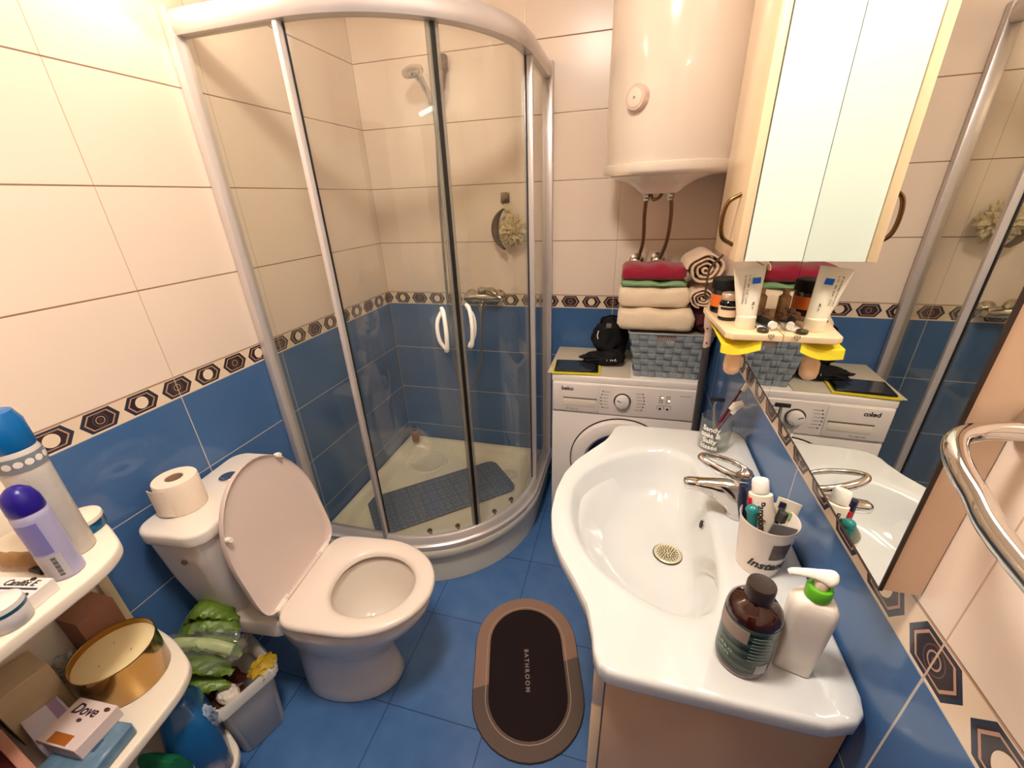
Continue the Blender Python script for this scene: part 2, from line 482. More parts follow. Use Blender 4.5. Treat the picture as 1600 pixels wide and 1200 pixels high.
for s in (0, 1):
    bm = NB()
    if s == 0: box(bm, .026, .345, -.882, -.877, .19, 1.945)
    else: box(bm, .877, .882, -.345, -.026, .19, 1.945)
    p = obj('fixed_panel', bm, M_glass, enc, smooth=None)
    bm = NB()
    if s == 0: box(bm, .333, .349, -.890, -.868, .19, 1.945, .003)
    else: box(bm, .868, .890, -.349, -.333, .19, 1.945, .003)
    obj('panel_profile', bm, M_alum, p)
    bm = NB()
    if s == 0: box(bm, .345, .351, -.869, -.863, .20, 1.935)
    else: box(bm, .862, .868, -.352, -.345, .20, 1.935)
    obj('panel_gasket', bm, M_gasket, p)
def arc_slab(R, th, a0, a1, z0, z1, n=24):
    bm = NB(); rings = []
    for i in range(n+1):
        a = a0+(a1-a0)*i/n; c_, s_ = math.cos(a), math.sin(a)
        rings.append([Vector((CE[0]+q*c_, CE[1]+q*s_, z)) for q, z in ((R, z0), (R+th, z0), (R+th, z1), (R, z1))])
    return loft(bm, rings)
MID = -math.radians(47.3)
for s in (0, 1):
    a0, a1 = (-PI/2-.02, MID-.013) if s == 0 else (MID+.013, .02)
    R = .512
    d = obj('sliding_door', arc_slab(R, .005, a0, a1, .195, 1.94), M_glass, enc, smooth=30)
    ae = a1 if s == 0 else a0; sg = -1 if s == 0 else 1
    obj('door_seal', arc_slab(R-.004, .014, ae, ae+sg*.020, .195, 1.94, 3), M_clearg, d)
    obj('door_gasket', arc_slab(R-.006, .018, ae-sg*.0125, ae-sg*.001, .195, 1.94, 3), M_gasket, d)
    # bow handle
    ah = MID+(-.105 if s == 0 else .066)
    def hp(da, dr, z): return Vector((CE[0]+(R+.005+dr)*math.cos(ah+da), CE[1]+(R+.005+dr)*math.sin(ah+da), z))
    bm = NB()
    out = bez([hp(0, .0, 1.172), hp(.0, .022, 1.160), hp(0, .034, 1.10), hp(0, .022, 1.035), hp(0, .0, 1.022)], 6)
    tube(bm, out, [.0075]*len(out), 10)
    inn = bez([hp(0, .004, 1.165), hp(sg*.035, .006, 1.135), hp(sg*.045, .007, 1.10), hp(sg*.035, .006, 1.06), hp(0, .004, 1.028)], 6)
    tube(bm, inn, .007, 10)
    obj('door_handle', bm, mat('white handle plastic', S(246, 240, 228), .25), d)
for a in (-1.22, -.98, -.62, -.40):
    bm = NB(); c = (CE[0]+.500*math.cos(a), CE[1]+.500*math.sin(a), 0)
    lathe(bm, [(.009, .0), (.011, .003), (.011, .010), (.007, .013)], mtx=Matrix.Translation((0, 0, .222)) @ Matrix.Rotation(PI/2, 4, 'X'), c=c, seg=14)
    box(bm, c[0]-.004, c[0]+.004, c[1]-.004, c[1]+.004, .195, .225, .001)
    obj('roller', bm, mat('tarnished brass roller', S(150, 120, 80), .3, metal=.9), enc)

# anti-slip mat in the tray
mo, nt, b = newmat('blue grey rubber mat')
b.inputs['Base Color'].default_value = S(74, 88, 116); b.inputs['Roughness'].default_value = .55
vo = nt.nodes.new('ShaderNodeTexVoronoi'); vo.inputs['Scale'].default_value = 34; vo.inputs['Randomness'].default_value = 0
tc = nt.nodes.new('ShaderNodeTexCoord'); nt.links.new(tc.outputs['Object'], vo.inputs['Vector'])
nt.links.new(mixc(X(vo.outputs['Distance']).lt(.32), S(96, 108, 128), S(118, 128, 146)), b.inputs['Base Color'])
bump(b, (X(vo.outputs['Distance'])*-1.0), .8, .004)
mt = thing('shower_mat', 'blue-grey textured anti-slip mat lying in the shower tray', 'mat', (.407, -.453, .1035), math.radians(41.5))
bm = NB(); prism(bm, rrect(0, 0, .365, .152, .05), 0, .007, .002)
obj('rubber_sheet', bm, mo, mt, local=True)
bm = NB()
for i in range(15):
    for j in range(6):
        x = -.32+i*.0457; y = -.118+j*.0472
        lathe(bm, [(.0145, .0065), (.014, .0088), (.011, .0088), (.0105, .0070)], c=(x, y, 0), seg=12, cap1=False)
k = obj('grip_ring', bm, mat('blue grey rubber light', S(120, 134, 158), .5), mt, local=True); k['kind'] = 'stuff'

# amber bottle in the corner of the tray
t = thing('small_bottle', 'small amber bottle with black cap in the back corner of the shower', 'bottle', (.068, -.065, .160))
bm = NB(); lathe(bm, [(.021, .160), (.0225, .163), (.0225, .215), (.018, .226), (.011, .230)], c=(.068, -.065, 0)); obj('bottle_body', bm, mat('amber bottle label', S(150, 96, 80), .3, vary=.3, vscale=30), t)
bm = NB(); lathe(bm, [(.014, .230), (.014, .252), (.011, .256), (0, .257)], c=(.068, -.065, 0)); obj('bottle_cap', bm, M_blackp, t)

# mixer
M_chr2 = mat('dull chrome', S(196, 190, 178), .14, metal=1)
t = thing('shower_mixer', 'chrome shower mixer tap with lever on the tile border', 'tap', (.555, 0, 1.06))
bm = NB()
for x in (.485, .635):
    bm = NB(); lathe(bm, [(.032, 0), (.032, .006), (.02, .02), (.014, .024), (.014, .045)], mtx=Matrix.Rotation(PI/2, 4, 'X'), c=(x, -.001, 1.052), seg=24)
    obj('wall_flange', bm, M_chr2, t)
bm = NB(); tube(bm, [(.465, -.055, 1.052), (.48, -.055, 1.052), (.52, -.055, 1.054), (.56, -.055, 1.055), (.60, -.055, 1.054), (.645, -.055, 1.052), (.66, -.055, 1.052)], [.017, .021, .024, .027, .024, .021, .017], 20)
tube(bm, [(.56, -.055, 1.03), (.56, -.085, 1.012), (.56, -.105, 1.005)], [.012, .012, .010], 14)
obj('mixer_body', bm, M_chr2, t)
bm = NB(); lathe(bm, [(.024, 0), (.026, .01), (.022, .024), (.008, .03), (0, .031)], c=(.56, -.055, 1.075), seg=24)
tube(bm, bez([(.575, -.06, 1.095), (.62, -.10, 1.10), (.655, -.125, 1.085)], 5), [.012, .012, .012, .013, .014, .016, .016, .016, .015, .013, .009], 14, flat=.6)
obj('lever', bm, M_chr2, t)
t = thing('hand_shower', 'chrome hand shower with grey hose hanging on the back wall', 'shower head', (.42, 0, 1.95))
hp_ = bez([(.56, -.075, 1.03), (.555, -.10, .93), (.545, -.10, .75), (.50, -.09, .60), (.44, -.08, .565), (.385, -.07, .66), (.37, -.06, .95), (.375, -.05, 1.45), (.40, -.055, 1.86)], 10)
bm = NB(); tube(bm, hp_, .0065, 10); obj('shower_hose', bm, mat('clear grey hose', S(120, 124, 122), .2, metal=.4), t)
bm = NB(); box(bm, .425, .455, -.035, -.001, 1.995, 2.05, .005); tube(bm, [(.44, -.02, 2.0), (.43, -.03, 1.93), (.41, -.05, 1.88)], .010, 12); obj('wall_bracket', bm, mat('dark bracket', S(92, 60, 40), .3, metal=.6), t)
bm = NB(); tube(bm, [(.40, -.055, 1.83), (.385, -.075, 1.90), (.368, -.095, 1.95), (.355, -.115, 1.975)], [.011, .013, .014, .02], 14)
lathe(bm, [(.02, .02), (.042, .012), (.046, 0), (.043, -.008), (0, -.010)], mtx=Matrix.Rotation(math.radians(32), 4, 'X'), c=(.350, -.135, 1.975), seg=28); obj('spray_head', bm, M_chrome, t)

# wall hook with sponge and brush
t = thing('wall_hook', 'square chrome robe hook on the shower back wall', 'hook', (.683, 0, 1.5))
bm = NB(); box(bm, .662, .703, -.010, -.001, 1.480, 1.525, .002); tube(bm, bez([(.683, -.008, 1.49), (.683, -.035, 1.478), (.683, -.042, 1.495)], 5), .005, 10); obj('hook_plate', bm, mat('dark chrome', S(130, 116, 98), .18, metal=1), t)
bm = NB(); blob(bm, (.733, -.062, 1.365), (.052, .045, .060), 3, .35, 6, 4)
for k in range(9):
    a = k*2*PI/9; tube(bm, bez([(.705, -.04, 1.42), (.705+.012*math.cos(a), -.05+.01*math.sin(a), 1.45), (.684, -.035, 1.478)], 4), .0035, 6)
o = tag(obj('bath_sponge', bm, mat('cream net sponge', S(226, 206, 160), .8, vary=.35, vscale=60, bmp=1, bscale=120, bdist=.01), loc=(.725, -.06, 1.33), smooth=None), 'cream mesh sponge puff hanging from the chrome hook', 'sponge')
t = thing('back_brush', 'dark curved bath brush hanging beside the cream sponge', 'brush', (.665, -.06, 1.36))
bm = NB(); rings = []
for i in range(17):
    f = i/16; a = (f-.5)*2.2; z = 1.37+.088*math.sin(a)/math.sin(1.1); x = .690-.045*(math.cos(a)-math.cos(1.1))/(1-math.cos(1.1))
    wd = .018*math.sin(PI*min(max(f, .03), .97))**.6; rings.append([Vector((x+wd*math.cos(q), -.065+.020*math.sin(q), z)) for q in [2*PI*j/12 for j in range(12)]])
loft(bm, rings); obj('brush_head', bm, mat('dark olive brown', S(84, 66, 40), .5, vary=.3, vscale=20), t)
bm = NB(); tube(bm, bez([(.684, -.034, 1.482), (.690, -.045, 1.46), (.688, -.06, 1.44)], 4), .002, 6); obj('cord', bm, M_plast, t)

# ------------------------------------------------------------------ toilet (local: x forward from the wall, y sideways)
TR = math.radians(6)
toi = thing('toilet', 'white ceramic toilet with raised lid beside the shower', 'toilet', (.024, -1.314, FZ), TR)
MT = MW[toi.name]; H = -FZ            # local z = world z + H
def egg(xb, xf, hw, n=40, flat=.0, sq=2.3):
    """egg outline pointing to +x, squared off behind"""
    o = []; xm = xb+(xf-xb)*.46
    for i in range(n):
        a = 2*PI*i/n; c, s = math.cos(a), math.sin(a)
        if c >= 0: o.append((xm+(xf-xm)*c, hw*s))
        else:
            p = 2/(7 if flat else sq)
            o.append((xm-(xm-xb)*abs(c)**p, hw*(1 if s > 0 else -1)*abs(s)**(2/(7 if flat else 2.2))))
    return o
def eggr(xb, xf, hw, z, **k): return [Vector((x, y, z)) for x, y in egg(xb, xf, hw, **k)]
bm = NB()
loft(bm, [eggr(.20, .555, .118, 0), eggr(.20, .560, .122, .01), eggr(.20, .55, .116, .05), eggr(.20, .535, .108, .14), eggr(.20, .555, .112, .20), eggr(.20, .61, .132, .27),
          eggr(.20, .675, .160, .34), eggr(.20, .705, .172, .39), eggr(.20, .712, .175, .415), eggr(.21, .705, .170, .425), eggr(.385, .672, .126, .425), eggr(.39, .665, .120, .41),
          eggr(.395, .655, .113, .36), eggr(.41, .63, .098, .30), eggr(.43, .60, .075, .25), eggr(.47, .56, .04, .235)])
obj('bowl', bm, M_porc, toi, local=True, smooth=60)
bm = NB(); blob(bm, (.545, 0, .255), (.045, .035, .022), 2, .0, 2); obj('trapway', bm, M_porc, toi, local=True)
bm = NB(); prism(bm, rrect(.19, 0, .12, .150, .05), .36, .425, .01); obj('tank_shelf', bm, M_porc, toi, local=True)
bm = NB(); rs = []
for z, fx_, hy in ((.425, .150, .135), (.45, .158, .142), (.60, .180, .168), (.74, .192, .183), (.752, .193, .184)):
    rs.append([Vector((x, y, z)) for x, y in rrect(fx_/2+.004, 0, fx_/2, hy, .045)])
loft(bm, rs); obj('tank', bm, M_porc, toi, local=True)
bm = NB(); prism(bm, rrect(.103, 0, .103, .194, .05), .753, .795, .010); obj('tank_lid', bm, M_porc, toi, local=True)
bm = NB(); lathe(bm, [(.024, .7955), (.025, .799), (.021, .801), (0, .7995)], c=(.085, .055, 0)); fb = obj('flush_button', bm, M_chrome, toi, local=True)
bm = NB(); lathe(bm, [(.008, 0), (.008, .004), (.005, .006), (0, .006)], mtx=Matrix.Rotation(PI/2, 4, 'X'), c=(.115, -.1795, .69), seg=16); obj('tank_bolt', bm, mat('brown grey bolt', S(120, 104, 92), .3, metal=.5), toi, local=True)
# seat ring
sx = .300; ST = .470
bm = NB(); n = 48
def ringo(z, gro, inn): # outer then inner
    return
ou = lambda g, z: [Vector((x, y, z)) for x, y in egg(sx-g*.5, .728+g, .182+g, n, flat=1)]
inn = lambda g, z: [Vector((x, y, z)) for x, y in egg(.402-g, .664+g, .118+g, n)]
rs = [inn(.002, ST-.024), ou(-.006, ST-.024), ou(-.001, ST-.018), ou(0, ST-.010), ou(-.003, ST-.002), ou(-.010, ST+.0015), inn(.020, ST+.001), inn(.008, ST-.002), inn(.001, ST-.009), inn(-.002, ST-.018), inn(.002, ST-.024)]
R_ = [[bm.verts.new(p) for p in r] for r in rs[:-1]]
for k in range(len(R_)):
    A, B_ = R_[k], R_[(k+1) % len(R_)]
    for i in range(n): j = (i+1) % n; bm.faces.new((A[i], A[j], B_[j], B_[i]))
seat = obj('toilet_seat', bm, M_seat, toi, local=True, smooth=50)
# lid, raised
bm = NB(); tilt = math.radians(99.5)
ML = Matrix.Translation((sx-.004, 0, ST-.006)) @ Matrix.Rotation(-tilt, 4, 'Y')
lo = lambda g, z: [ML @ Vector((x-sx, y, z)) for x, y in egg(sx+.004-g*.5, .736+g, .181+g, n, flat=1)]
loft(bm, [lo(-.03, .004), lo(-.008, .002), lo(-.001, -.002), lo(0, -.006), lo(-.004, .013) if False else lo(.001, .006), lo(-.004, .014), lo(-.02, .017)])
lid = obj('toilet_lid', bm, mat('toilet lid plastic', S(226, 206, 196), .3), toi, local=True, smooth=45)
bm = NB()
for y in (-.075, .085):
    p = ML @ Vector((.395-.02 if y < 0 else .395-.03, y*1.0 if y > 0 else y, -.004))
for fx_, y in ((.30, -.155), (.395, .105)):
    bm = NB(); lathe(bm, [(.007, -.016), (.008, -.012), (.008, -.004), (.006, .004)], mtx=ML @ Matrix.Translation((fx_, y, 0)), seg=12); obj('bumper', bm, M_plast, lid, local=True)
for y in (-.118, .110):
    bm = NB(); box(bm, sx-.030, sx+.006, y-.022, y+.022, ST-.028, ST+.008, .006, 3); tube(bm, [(sx-.012, y-.035, ST+.001), (sx-.012, y+.035, ST+.001)], .008, 14)
    obj('hinge', bm, M_seat, toi, local=True)

# toilet paper
t = thing('toilet_roll', 'white toilet paper roll standing on the cistern lid', 'toilet paper', (.098, -1.385, .7455))
rc = (.098, -1.385)
bm = NB(); lathe(bm, [(.021, .746), (.052, .746), (.053, .75), (.053, .838), (.051, .842), (.022, .842), (.021, .838)], c=rc+(0,), seg=44, cap0=False, cap1=False)
n_ = len(bm.verts); bm.verts.ensure_lookup_table()
for i in range(44): j = (i+1) % 44; bm.faces.new((bm.verts[i], bm.verts[j], bm.verts[n_-44+j], bm.verts[n_-44+i]))
M_tp = mat('soft tissue paper', S(244, 226, 206), .9, bmp=.3, bscale=90)
obj('paper', bm, M_tp, t, smooth=60)
bm = NB(); box(bm, rc[0]+.030, rc[0]+.0315, rc[1]-.075, rc[1]+.0, .748, .838, 0); 
for v in bm.verts:
    pass
bm.free()
bm = NB(); rs = []
for i in range(7):
    a = math.radians(-65-i*8); r0 = .0535+i*.0016
    p = Vector((rc[0]+r0*math.cos(a), rc[1]+r0*math.sin(a), 0)); q = Vector((math.cos(a), math.sin(a), 0))*.0012
    lowz = .752
    rs.append([p+Vector((0, 0, lowz)), p+q+Vector((0, 0, lowz)), p+q+Vector((0, 0, .836)), p+Vector((0, 0, .836))])
loft(bm, rs); obj('loose_sheet', bm, M_tp, t, smooth=40)
bm = NB(); lathe(bm, [(.0205, .747), (.0205, .841), (.0195, .841), (.0195, .747)], c=rc+(0,), seg=30, cap0=False, cap1=False); obj('cardboard_core', bm, mat('grey card', S(170, 140, 118), .9), t)

# ------------------------------------------------------------------ waste bin
BA = math.radians(-20)
bn = thing('waste_bin', 'small grey-white waste bin overflowing between toilet and shelf', 'bin', (.178, -1.512, FZ), BA)
bm = NB(); rs = []
for z, hx, hy in ((0, .070, .062), (.004, .074, .066), (.245, .090, .082), (.252, .100, .092), (.270, .101, .093), (.272, .097, .089), (.262, .090, .082), (.02, .070, .062)):
    rs.append([Vector((x, y, z)) for x, y in rrect(0, 0, hx, hy, .03)])
loft(bm, rs); obj('bin_body', bm, mat('grey white plastic', S(196, 190, 184), .35), bn, local=True, smooth=45)
bm = NB(); rs = []
for z, k in ((.240, .011), (.268, .0125), (.279, .006), (.274, -.002), (.22, -.012)):
    rs.append([Vector((x+.0015*math.sin(i*1.9), y+.0015*math.cos(i*2.7), z+.0025*math.sin(i*2.3))) for i, (x, y) in enumerate(rrect(0, 0, .092+k, .084+k, .03, 8))])
loft(bm, rs, False, False); obj('bin_liner', bm, mat('thin white bag', S(226, 220, 210), .4), bn, local=True, smooth=60)
def leaf(bm, pts, wd, seed, th=.002):
    P = bez(pts, 8); n = len(P); rings = []
    for i, p in enumerate(P):
        f = i/(n-1); tdir = (P[min(i+1, n-1)]-P[max(i-1, 0)]).normalized(); side = tdir.cross(Vector((0, 0, 1))).normalized(); nn = side.cross(tdir)
        ww = wd*(.25+.75*math.sin(PI*min(1, f*1.05))**.7)
        top = []
        for k in range(9):
            u = (k/8-.5)*2; wave = .006*math.sin(seed+i*1.7+k*1.3)*abs(u)
            top.append(p+side*ww*u+nn*(wave-.010*u*u+.010))
        bot = [q-nn*th for q in top[::-1]]
        rings.append(top+bot)
    return loft(bm, rings)
M_leaf = mat('green leaf', S(104, 132, 44), .35, vary=.55, vscale=28, bmp=.5, bscale=60, bdist=.004)
M_leaf2 = mat('pale celery stalk', S(196, 206, 140), .3, vary=.15, vscale=30)
lt = thing('lettuce_bundle', 'bundle of green leafy vegetables in clear wrap on the waste bin', 'vegetable', (.17, -1.50, .26))
for k, (pts, wd) in enumerate((([(.03, -1.50, .33), (.09, -1.47, .40), (.15, -1.445, .41), (.215, -1.44, .36)], .050), ([(.02, -1.56, .26), (.09, -1.54, .33), (.17, -1.52, .33), (.235, -1.51, .28)], .045),
                               ([(.05, -1.47, .37), (.11, -1.45, .44), (.16, -1.43, .43), (.20, -1.42, .38)], .036), ([(.04, -1.58, .24), (.10, -1.565, .285), (.17, -1.55, .28), (.235, -1.53, .25)], .034),
                               ([(.03, -1.52, .31), (.10, -1.50, .37), (.17, -1.48, .365), (.245, -1.475, .31)], .040))):
    bm = NB(); leaf(bm, pts, wd, k*2.1); obj('leaf', bm, M_leaf, lt, smooth=60)
bm = NB(); tube(bm, bez([(.02, -1.56, .355), (.09, -1.53, .388), (.17, -1.50, .372), (.235, -1.485, .345)], 6), [.013]*6+[.014]*6+[.015]*7, 12, flat=.6); obj('stalk', bm, M_leaf2, lt)
bm = NB(); tube(bm, bez([(.16, -1.50, .352), (.18, -1.498, .354), (.205, -1.496, .346), (.225, -1.495, .336)], 6), [.010]*19, 12, flat=.6); obj('stalk', bm, mat('yellow green core', S(190, 190, 80), .3), lt)
wrap = thin_glass('clear wrap film', (.96, .97, .95, 1), .18)
bm = NB(); blob(bm, (.138, -1.505, .345), (.118, .060, .068), 5, .16, 3.2, 4, mtx=Matrix.Rotation(math.radians(18), 4, 'Z') @ Matrix.Rotation(math.radians(-4), 4, 'Y')); obj('plastic_wrap', bm, wrap, lt, smooth=25)
lt.location.y -= .028
bm = NB(); blob(bm, (.222, -1.565, .222), (.034, .026, .024), 9, .12, 2, 3); o = tag(obj('crumpled_tissue', bm, mat('crumpled white paper', S(232, 216, 200), .8, bmp=.8, bscale=60, bdist=.01), loc=(.222, -1.565, .2)), 'white crumpled ball of paper at the near corner of the bin', 'waste paper')
bm = NB(); blob(bm, (.262, -1.475, .222), (.034, .038, .020), 12, .35, 4, 3); tag(obj('fruit_peel', bm, mat('yellow peel', S(196, 160, 40), .5, vary=.4, vscale=30), loc=(.262, -1.475, .2)), 'yellow fruit peel lying in the bin next to the toilet', 'peel')
bm = NB(); tube(bm, bez([(.165, -1.578, .222), (.18, -1.57, .250), (.205, -1.558, .252), (.205, -1.545, .232)], 6), .0055, 10); tag(obj('paper_strip', bm, mat('pale red strip', S(206, 150, 130), .6, vary=.5, vscale=60), loc=(.185, -1.565, .21)), 'pale curled strip arching over the dark red waste in the bin', 'waste paper')
bm = NB(); blob(bm, (.165, -1.545, .200), (.070, .050, .025), 15, .3, 3, 3); tag(obj('food_waste', bm, mat('dark red waste', S(70, 24, 14), .5, vary=.6, vscale=30), loc=(.165, -1.545, .18)), 'dark red-brown kitchen waste filling the bin under the leaves', 'waste', kind='stuff')

# ------------------------------------------------------------------ washing machine
wm = thing('washing_machine', 'white front-loading washing machine against the back wall', 'washing machine', (1.27, -.2, FZ))
x0, x1, yf = .970, 1.568, -.385
bm = NB(); box(bm, x0, x1, yf+.012, -.008, FZ+.012, .765, .006); box(bm, x0-.001, x1+.001, yf+.004, -.006, .765, .800, .008, 3); obj('body', bm, M_washw, wm)
bm = NB(); box(bm, x0+.002, x1-.002, yf, yf+.02, .625, .770, .008, 3); obj('control_panel', bm, M_washp, wm)
bm = NB(); box(bm, x0+.002, x1-.002, yf+.004, yf+.02, FZ+.02, .621, .006); obj('front_panel', bm, M_washw, wm)
dr = obj('detergent_drawer', box(NB(), x0+.008, 1.178, yf-.004, yf+.01, .632, .764, .004), M_washp, wm)
bm = NB(); box(bm, 1.025, 1.165, yf-.006, yf-.003, .660, .694, .002); obj('drawer_handle', bm, mat('drawer recess light', S(242, 230, 214), .3), dr)
bm = NB(); box(bm, 1.022, 1.168, yf-.0055, yf-.0035, .694, .700, .0005); obj('drawer_slot', bm, mat('drawer slot', S(120, 104, 92), .5), dr)
FM = lambda x, z, y=yf: frame_m((x, y, z), (1, 0, 0), (0, 0, 1))
text('brand_print', 'beko', .026, FM(1.040, .741, yf-.0045), M_txt, dr, bold=.0006)
scribble('model_print', FM(1.062, .642, yf-.0045), .055, .007, M_grey, dr, 1, 4)
bm = NB(); lathe(bm, [(.036, -.002), (.036, .001), (.033, .002)], mtx=Matrix.Rotation(PI/2, 4, 'X'), c=(1.274, yf, .698)); dl = obj('dial_ring', bm, mat('dark ring', S(96, 82, 74), .3, metal=.5), wm)
bm = NB(); lathe(bm, [(.030, .0), (.029, .018), (.025, .021), (0, .0205)], mtx=Matrix.Rotation(PI/2, 4, 'X'), c=(1.274, yf-.001, .698)); obj('program_dial', bm, M_washw, wm)
bm = NB(); box(bm, 1.250, 1.268, yf-.0225, yf-.0210, .6975, .7005, 0, mtx=Matrix.Translation((1.274, 0, .698)) @ Matrix.Rotation(math.radians(25), 4, 'Y') @ Matrix.Translation((-1.274, 0, -.698))); obj('dial_mark', bm, M_txt, wm)
bm = NB()
for s in (-1, 1):
    bm = NB()
    for k in range(6):
        z = .736-k*.0152; xa = 1.274+s*(.050+.010*math.sin(PI*(k+.5)/6)); wd = .022
        box(bm, min(xa, xa+s*wd), max(xa, xa+s*wd), yf-.0008, yf, z, z+.0014)
        box(bm, min(xa+s*(wd+.004), xa+s*(wd+.010)), max(xa+s*(wd+.004), xa+s*(wd+.010)), yf-.0008, yf, z-.002, z+.004)
    obj('dial_print', bm, M_grey, wm)
scribble('panel_print', FM(1.522, .740, yf-.0003), .045, .004, M_grey, wm, 1, 9)
bm = NB(); bl = NB()
for i, x in enumerate((1.425, 1.434, 1.452, 1.461)):
    for k in range(4):
        box(bm, x-.003, x+.003, yf-.0008, yf, .705+k*.009, .708+k*.009)
for x in (1.429, 1.458): box(bm, x-.013, x+.013, yf-.0006, yf, .690, .6912); box(bm, x-.013, x-.012, yf-.0006, yf, .675, .691); box(bm, x+.012, x+.013, yf-.0006, yf, .675, .691); lathe(bm, [(.005, 0), (.005, .0015), (0, .0015)], mtx=Matrix.Rotation(PI/2, 4, 'X'), c=(x, yf, .676), seg=12)
obj('display_print', bm, M_txt, wm)
bm = NB()
for x, z in ((1.434, .728), (1.461, .715)): bm = NB(); lathe(bm, [(.003, 0), (.003, .0018), (0, .002)], mtx=Matrix.Rotation(PI/2, 4, 'X'), c=(x, yf, z), seg=12); obj('indicator_light', bm, emis('led', (1, .75, .3, 1), 3), wm)
dc = (1.285, yf, .385)
RX = Matrix.Rotation(PI/2, 4, 'X')
bm = NB(); lathe(bm, [(.222, -.006), (.222, .004), (.214, .020), (.19, .030), (.165, .028), (.152, .012), (.150, -.004)], mtx=RX, c=dc, seg=64, cap0=False, cap1=False); dd = obj('door', bm, M_washw, wm)
bm = NB(); lathe(bm, [(.2265, -.004), (.2265, -.0005), (.2215, .0)], mtx=RX, c=dc, seg=64, cap0=False, cap1=False); obj('door_gap', bm, M_gasket, dd)
bm = NB(); lathe(bm, [(.152, .010), (.140, .004), (.11, -.010), (.05, -.016), (0, -.017)], mtx=RX, c=dc, seg=48, cap0=False); obj('door_glass', bm, M_dark, dd)

# cover sheet on the machine
t = obj('cover_mat', None or box(NB(), .948, 1.30, -.372, -.02, .8003, .8035, .001), mat('beige grey mat', S(206, 196, 176), .8, bmp=.3, bscale=200), loc=(1.12, -.2, .80))
tag(t, 'thin pale grey-beige cover mat on top of the washing machine', 'mat')
# tablet and yellow booklet
t = thing('tablet', 'black tablet lying on the front left of the washing machine', 'tablet', (1.07, -.30, .809))
AR = lambda cx, cy, a: Matrix.Translation((cx, cy, 0)) @ Matrix.Rotation(a, 4, 'Z')
bm = NB(); prism(bm, rrect(1.067, -.301, .094, .066, .006, 4, math.radians(4)), .8095, .8165, .002); obj('tablet_body', bm, M_blackp, t)
bm = NB(); prism(bm, rrect(1.067, -.301, .082, .056, .002, 2, math.radians(4)), .8165, .8172); obj('screen', bm, mat('tablet screen', S(46, 52, 62), .1, coat=.5), t)
t = tag(obj('yellow_folder', prism(NB(), rrect(1.068, -.300, .103, .080, .002, 2, math.radians(4)), .8042, .8090), mat('yellow card', S(232, 216, 60), .6), loc=(1.067, -.31, .804)), 'yellow folder lying under the black tablet', 'folder')

# black bag
bg = thing('black_bag', 'black fabric bag with white lettering between tablet and basket', 'bag', (1.19, -.2, .804))
M_bag = mat('black fabric', S(10, 9, 12), .85, bmp=.5, bscale=160)
bm = NB(); blob(bm, (1.195, -.175, .905), (.072, .060, .100), 4, .16, 2.4, 4); blob(bm, (1.165, -.235, .833), (.085, .045, .024), 6, .18, 3, 4)
blob(bm, (1.215, -.232, .842), (.055, .050, .034), 8, .15, 3, 4); obj('bag_body', bm, M_bag, bg, smooth=60)
bm = NB(); tube(bm, bez([(1.155, -.20, .965), (1.165, -.21, 1.005), (1.20, -.20, 1.018), (1.235, -.18, 1.0), (1.24, -.17, .95)], 6), .007, 8, flat=.35); obj('bag_strap', bm, M_bag, bg)
scribble('white_lettering', frame_m((1.213, -.2865, .838), (1, .05, .03), (0, .25, 1)), .055, .013, mat('white print', S(226, 222, 218), .5), bg, 1, 2)
bm = NB(); tube(bm, bez([(1.150, -.222, .955), (1.146, -.228, .935), (1.150, -.232, .92)], 4), .0025, 6); obj('white_piping', bm, M_plast, bg)
bm = NB(); box(bm, 1.182, 1.204, -.238, -.228, .972, .992, .003); obj('grey_buckle', bm, mat('grey buckle', S(120, 112, 100), .5), bg)

# basket
bk = thing('storage_basket', 'grey-blue woven basket under the folded towels', 'basket', (1.435, -.215, .801))
M_weave = mat('grey blue woven strap', S(148, 158, 164), .42, vary=.22, vscale=40)
bc = (1.437, -.215)
def side_pt(s, u, z):      # s = side index, u in -1..1, z 0..1
    hx = .122+(.155-.122)*z; hy = .125+(.150-.125)*z
    zz = .802+.190*z
    return [Vector((bc[0]+hx*u, bc[1]-hy, zz)), Vector((bc[0]+hx, bc[1]+hy*u, zz)), Vector((bc[0]-hx*u, bc[1]+hy, zz)), Vector((bc[0]-hx, bc[1]-hy*u, zz))][s]
nrmls = [Vector((0, -1, -.1)), Vector((1, 0, -.1)), Vector((0, 1, -.1)), Vector((-1, 0, -.1))]
for s in range(4):
    bm = NB(); NU, NV = 9, 7
    for i in range(NU):
        for j in range(NV):
            if s == 0 and j == NV-1 and i in (3, 4): continue
            hor = (i+j) % 2 == 0
            u0, u1 = -1+2*i/NU, -1+2*(i+1)/NU; v0, v1 = j/NV, (j+1)/NV
            g = 4; V = []
            for a in range(g+1):
                row = []
                for b_ in range(g+1):
                    fu, fv = a/g, b_/g
                    if hor: uu = u0+(u1-u0)*(fu*1.10-.05); vv = v0+(v1-v0)*(.06+.88*fv); hgt = .0045*math.sin(PI*fu)+.0012
                    else: uu = u0+(u1-u0)*(.06+.88*fu); vv = v0+(v1-v0)*(fv*1.10-.05); hgt = .0045*math.sin(PI*fv)+.0012
                    row.append(bm.verts.new(side_pt(s, uu, vv)+nrmls[s]*hgt))
                V.append(row)
            for a in range(g):
                for b_ in range(g): bm.faces.new((V[a][b_], V[a+1][b_], V[a+1][b_+1], V[a][b_+1]))
    obj('woven_side', bm, M_weave, bk, smooth=60)
bm = NB(); rs = []
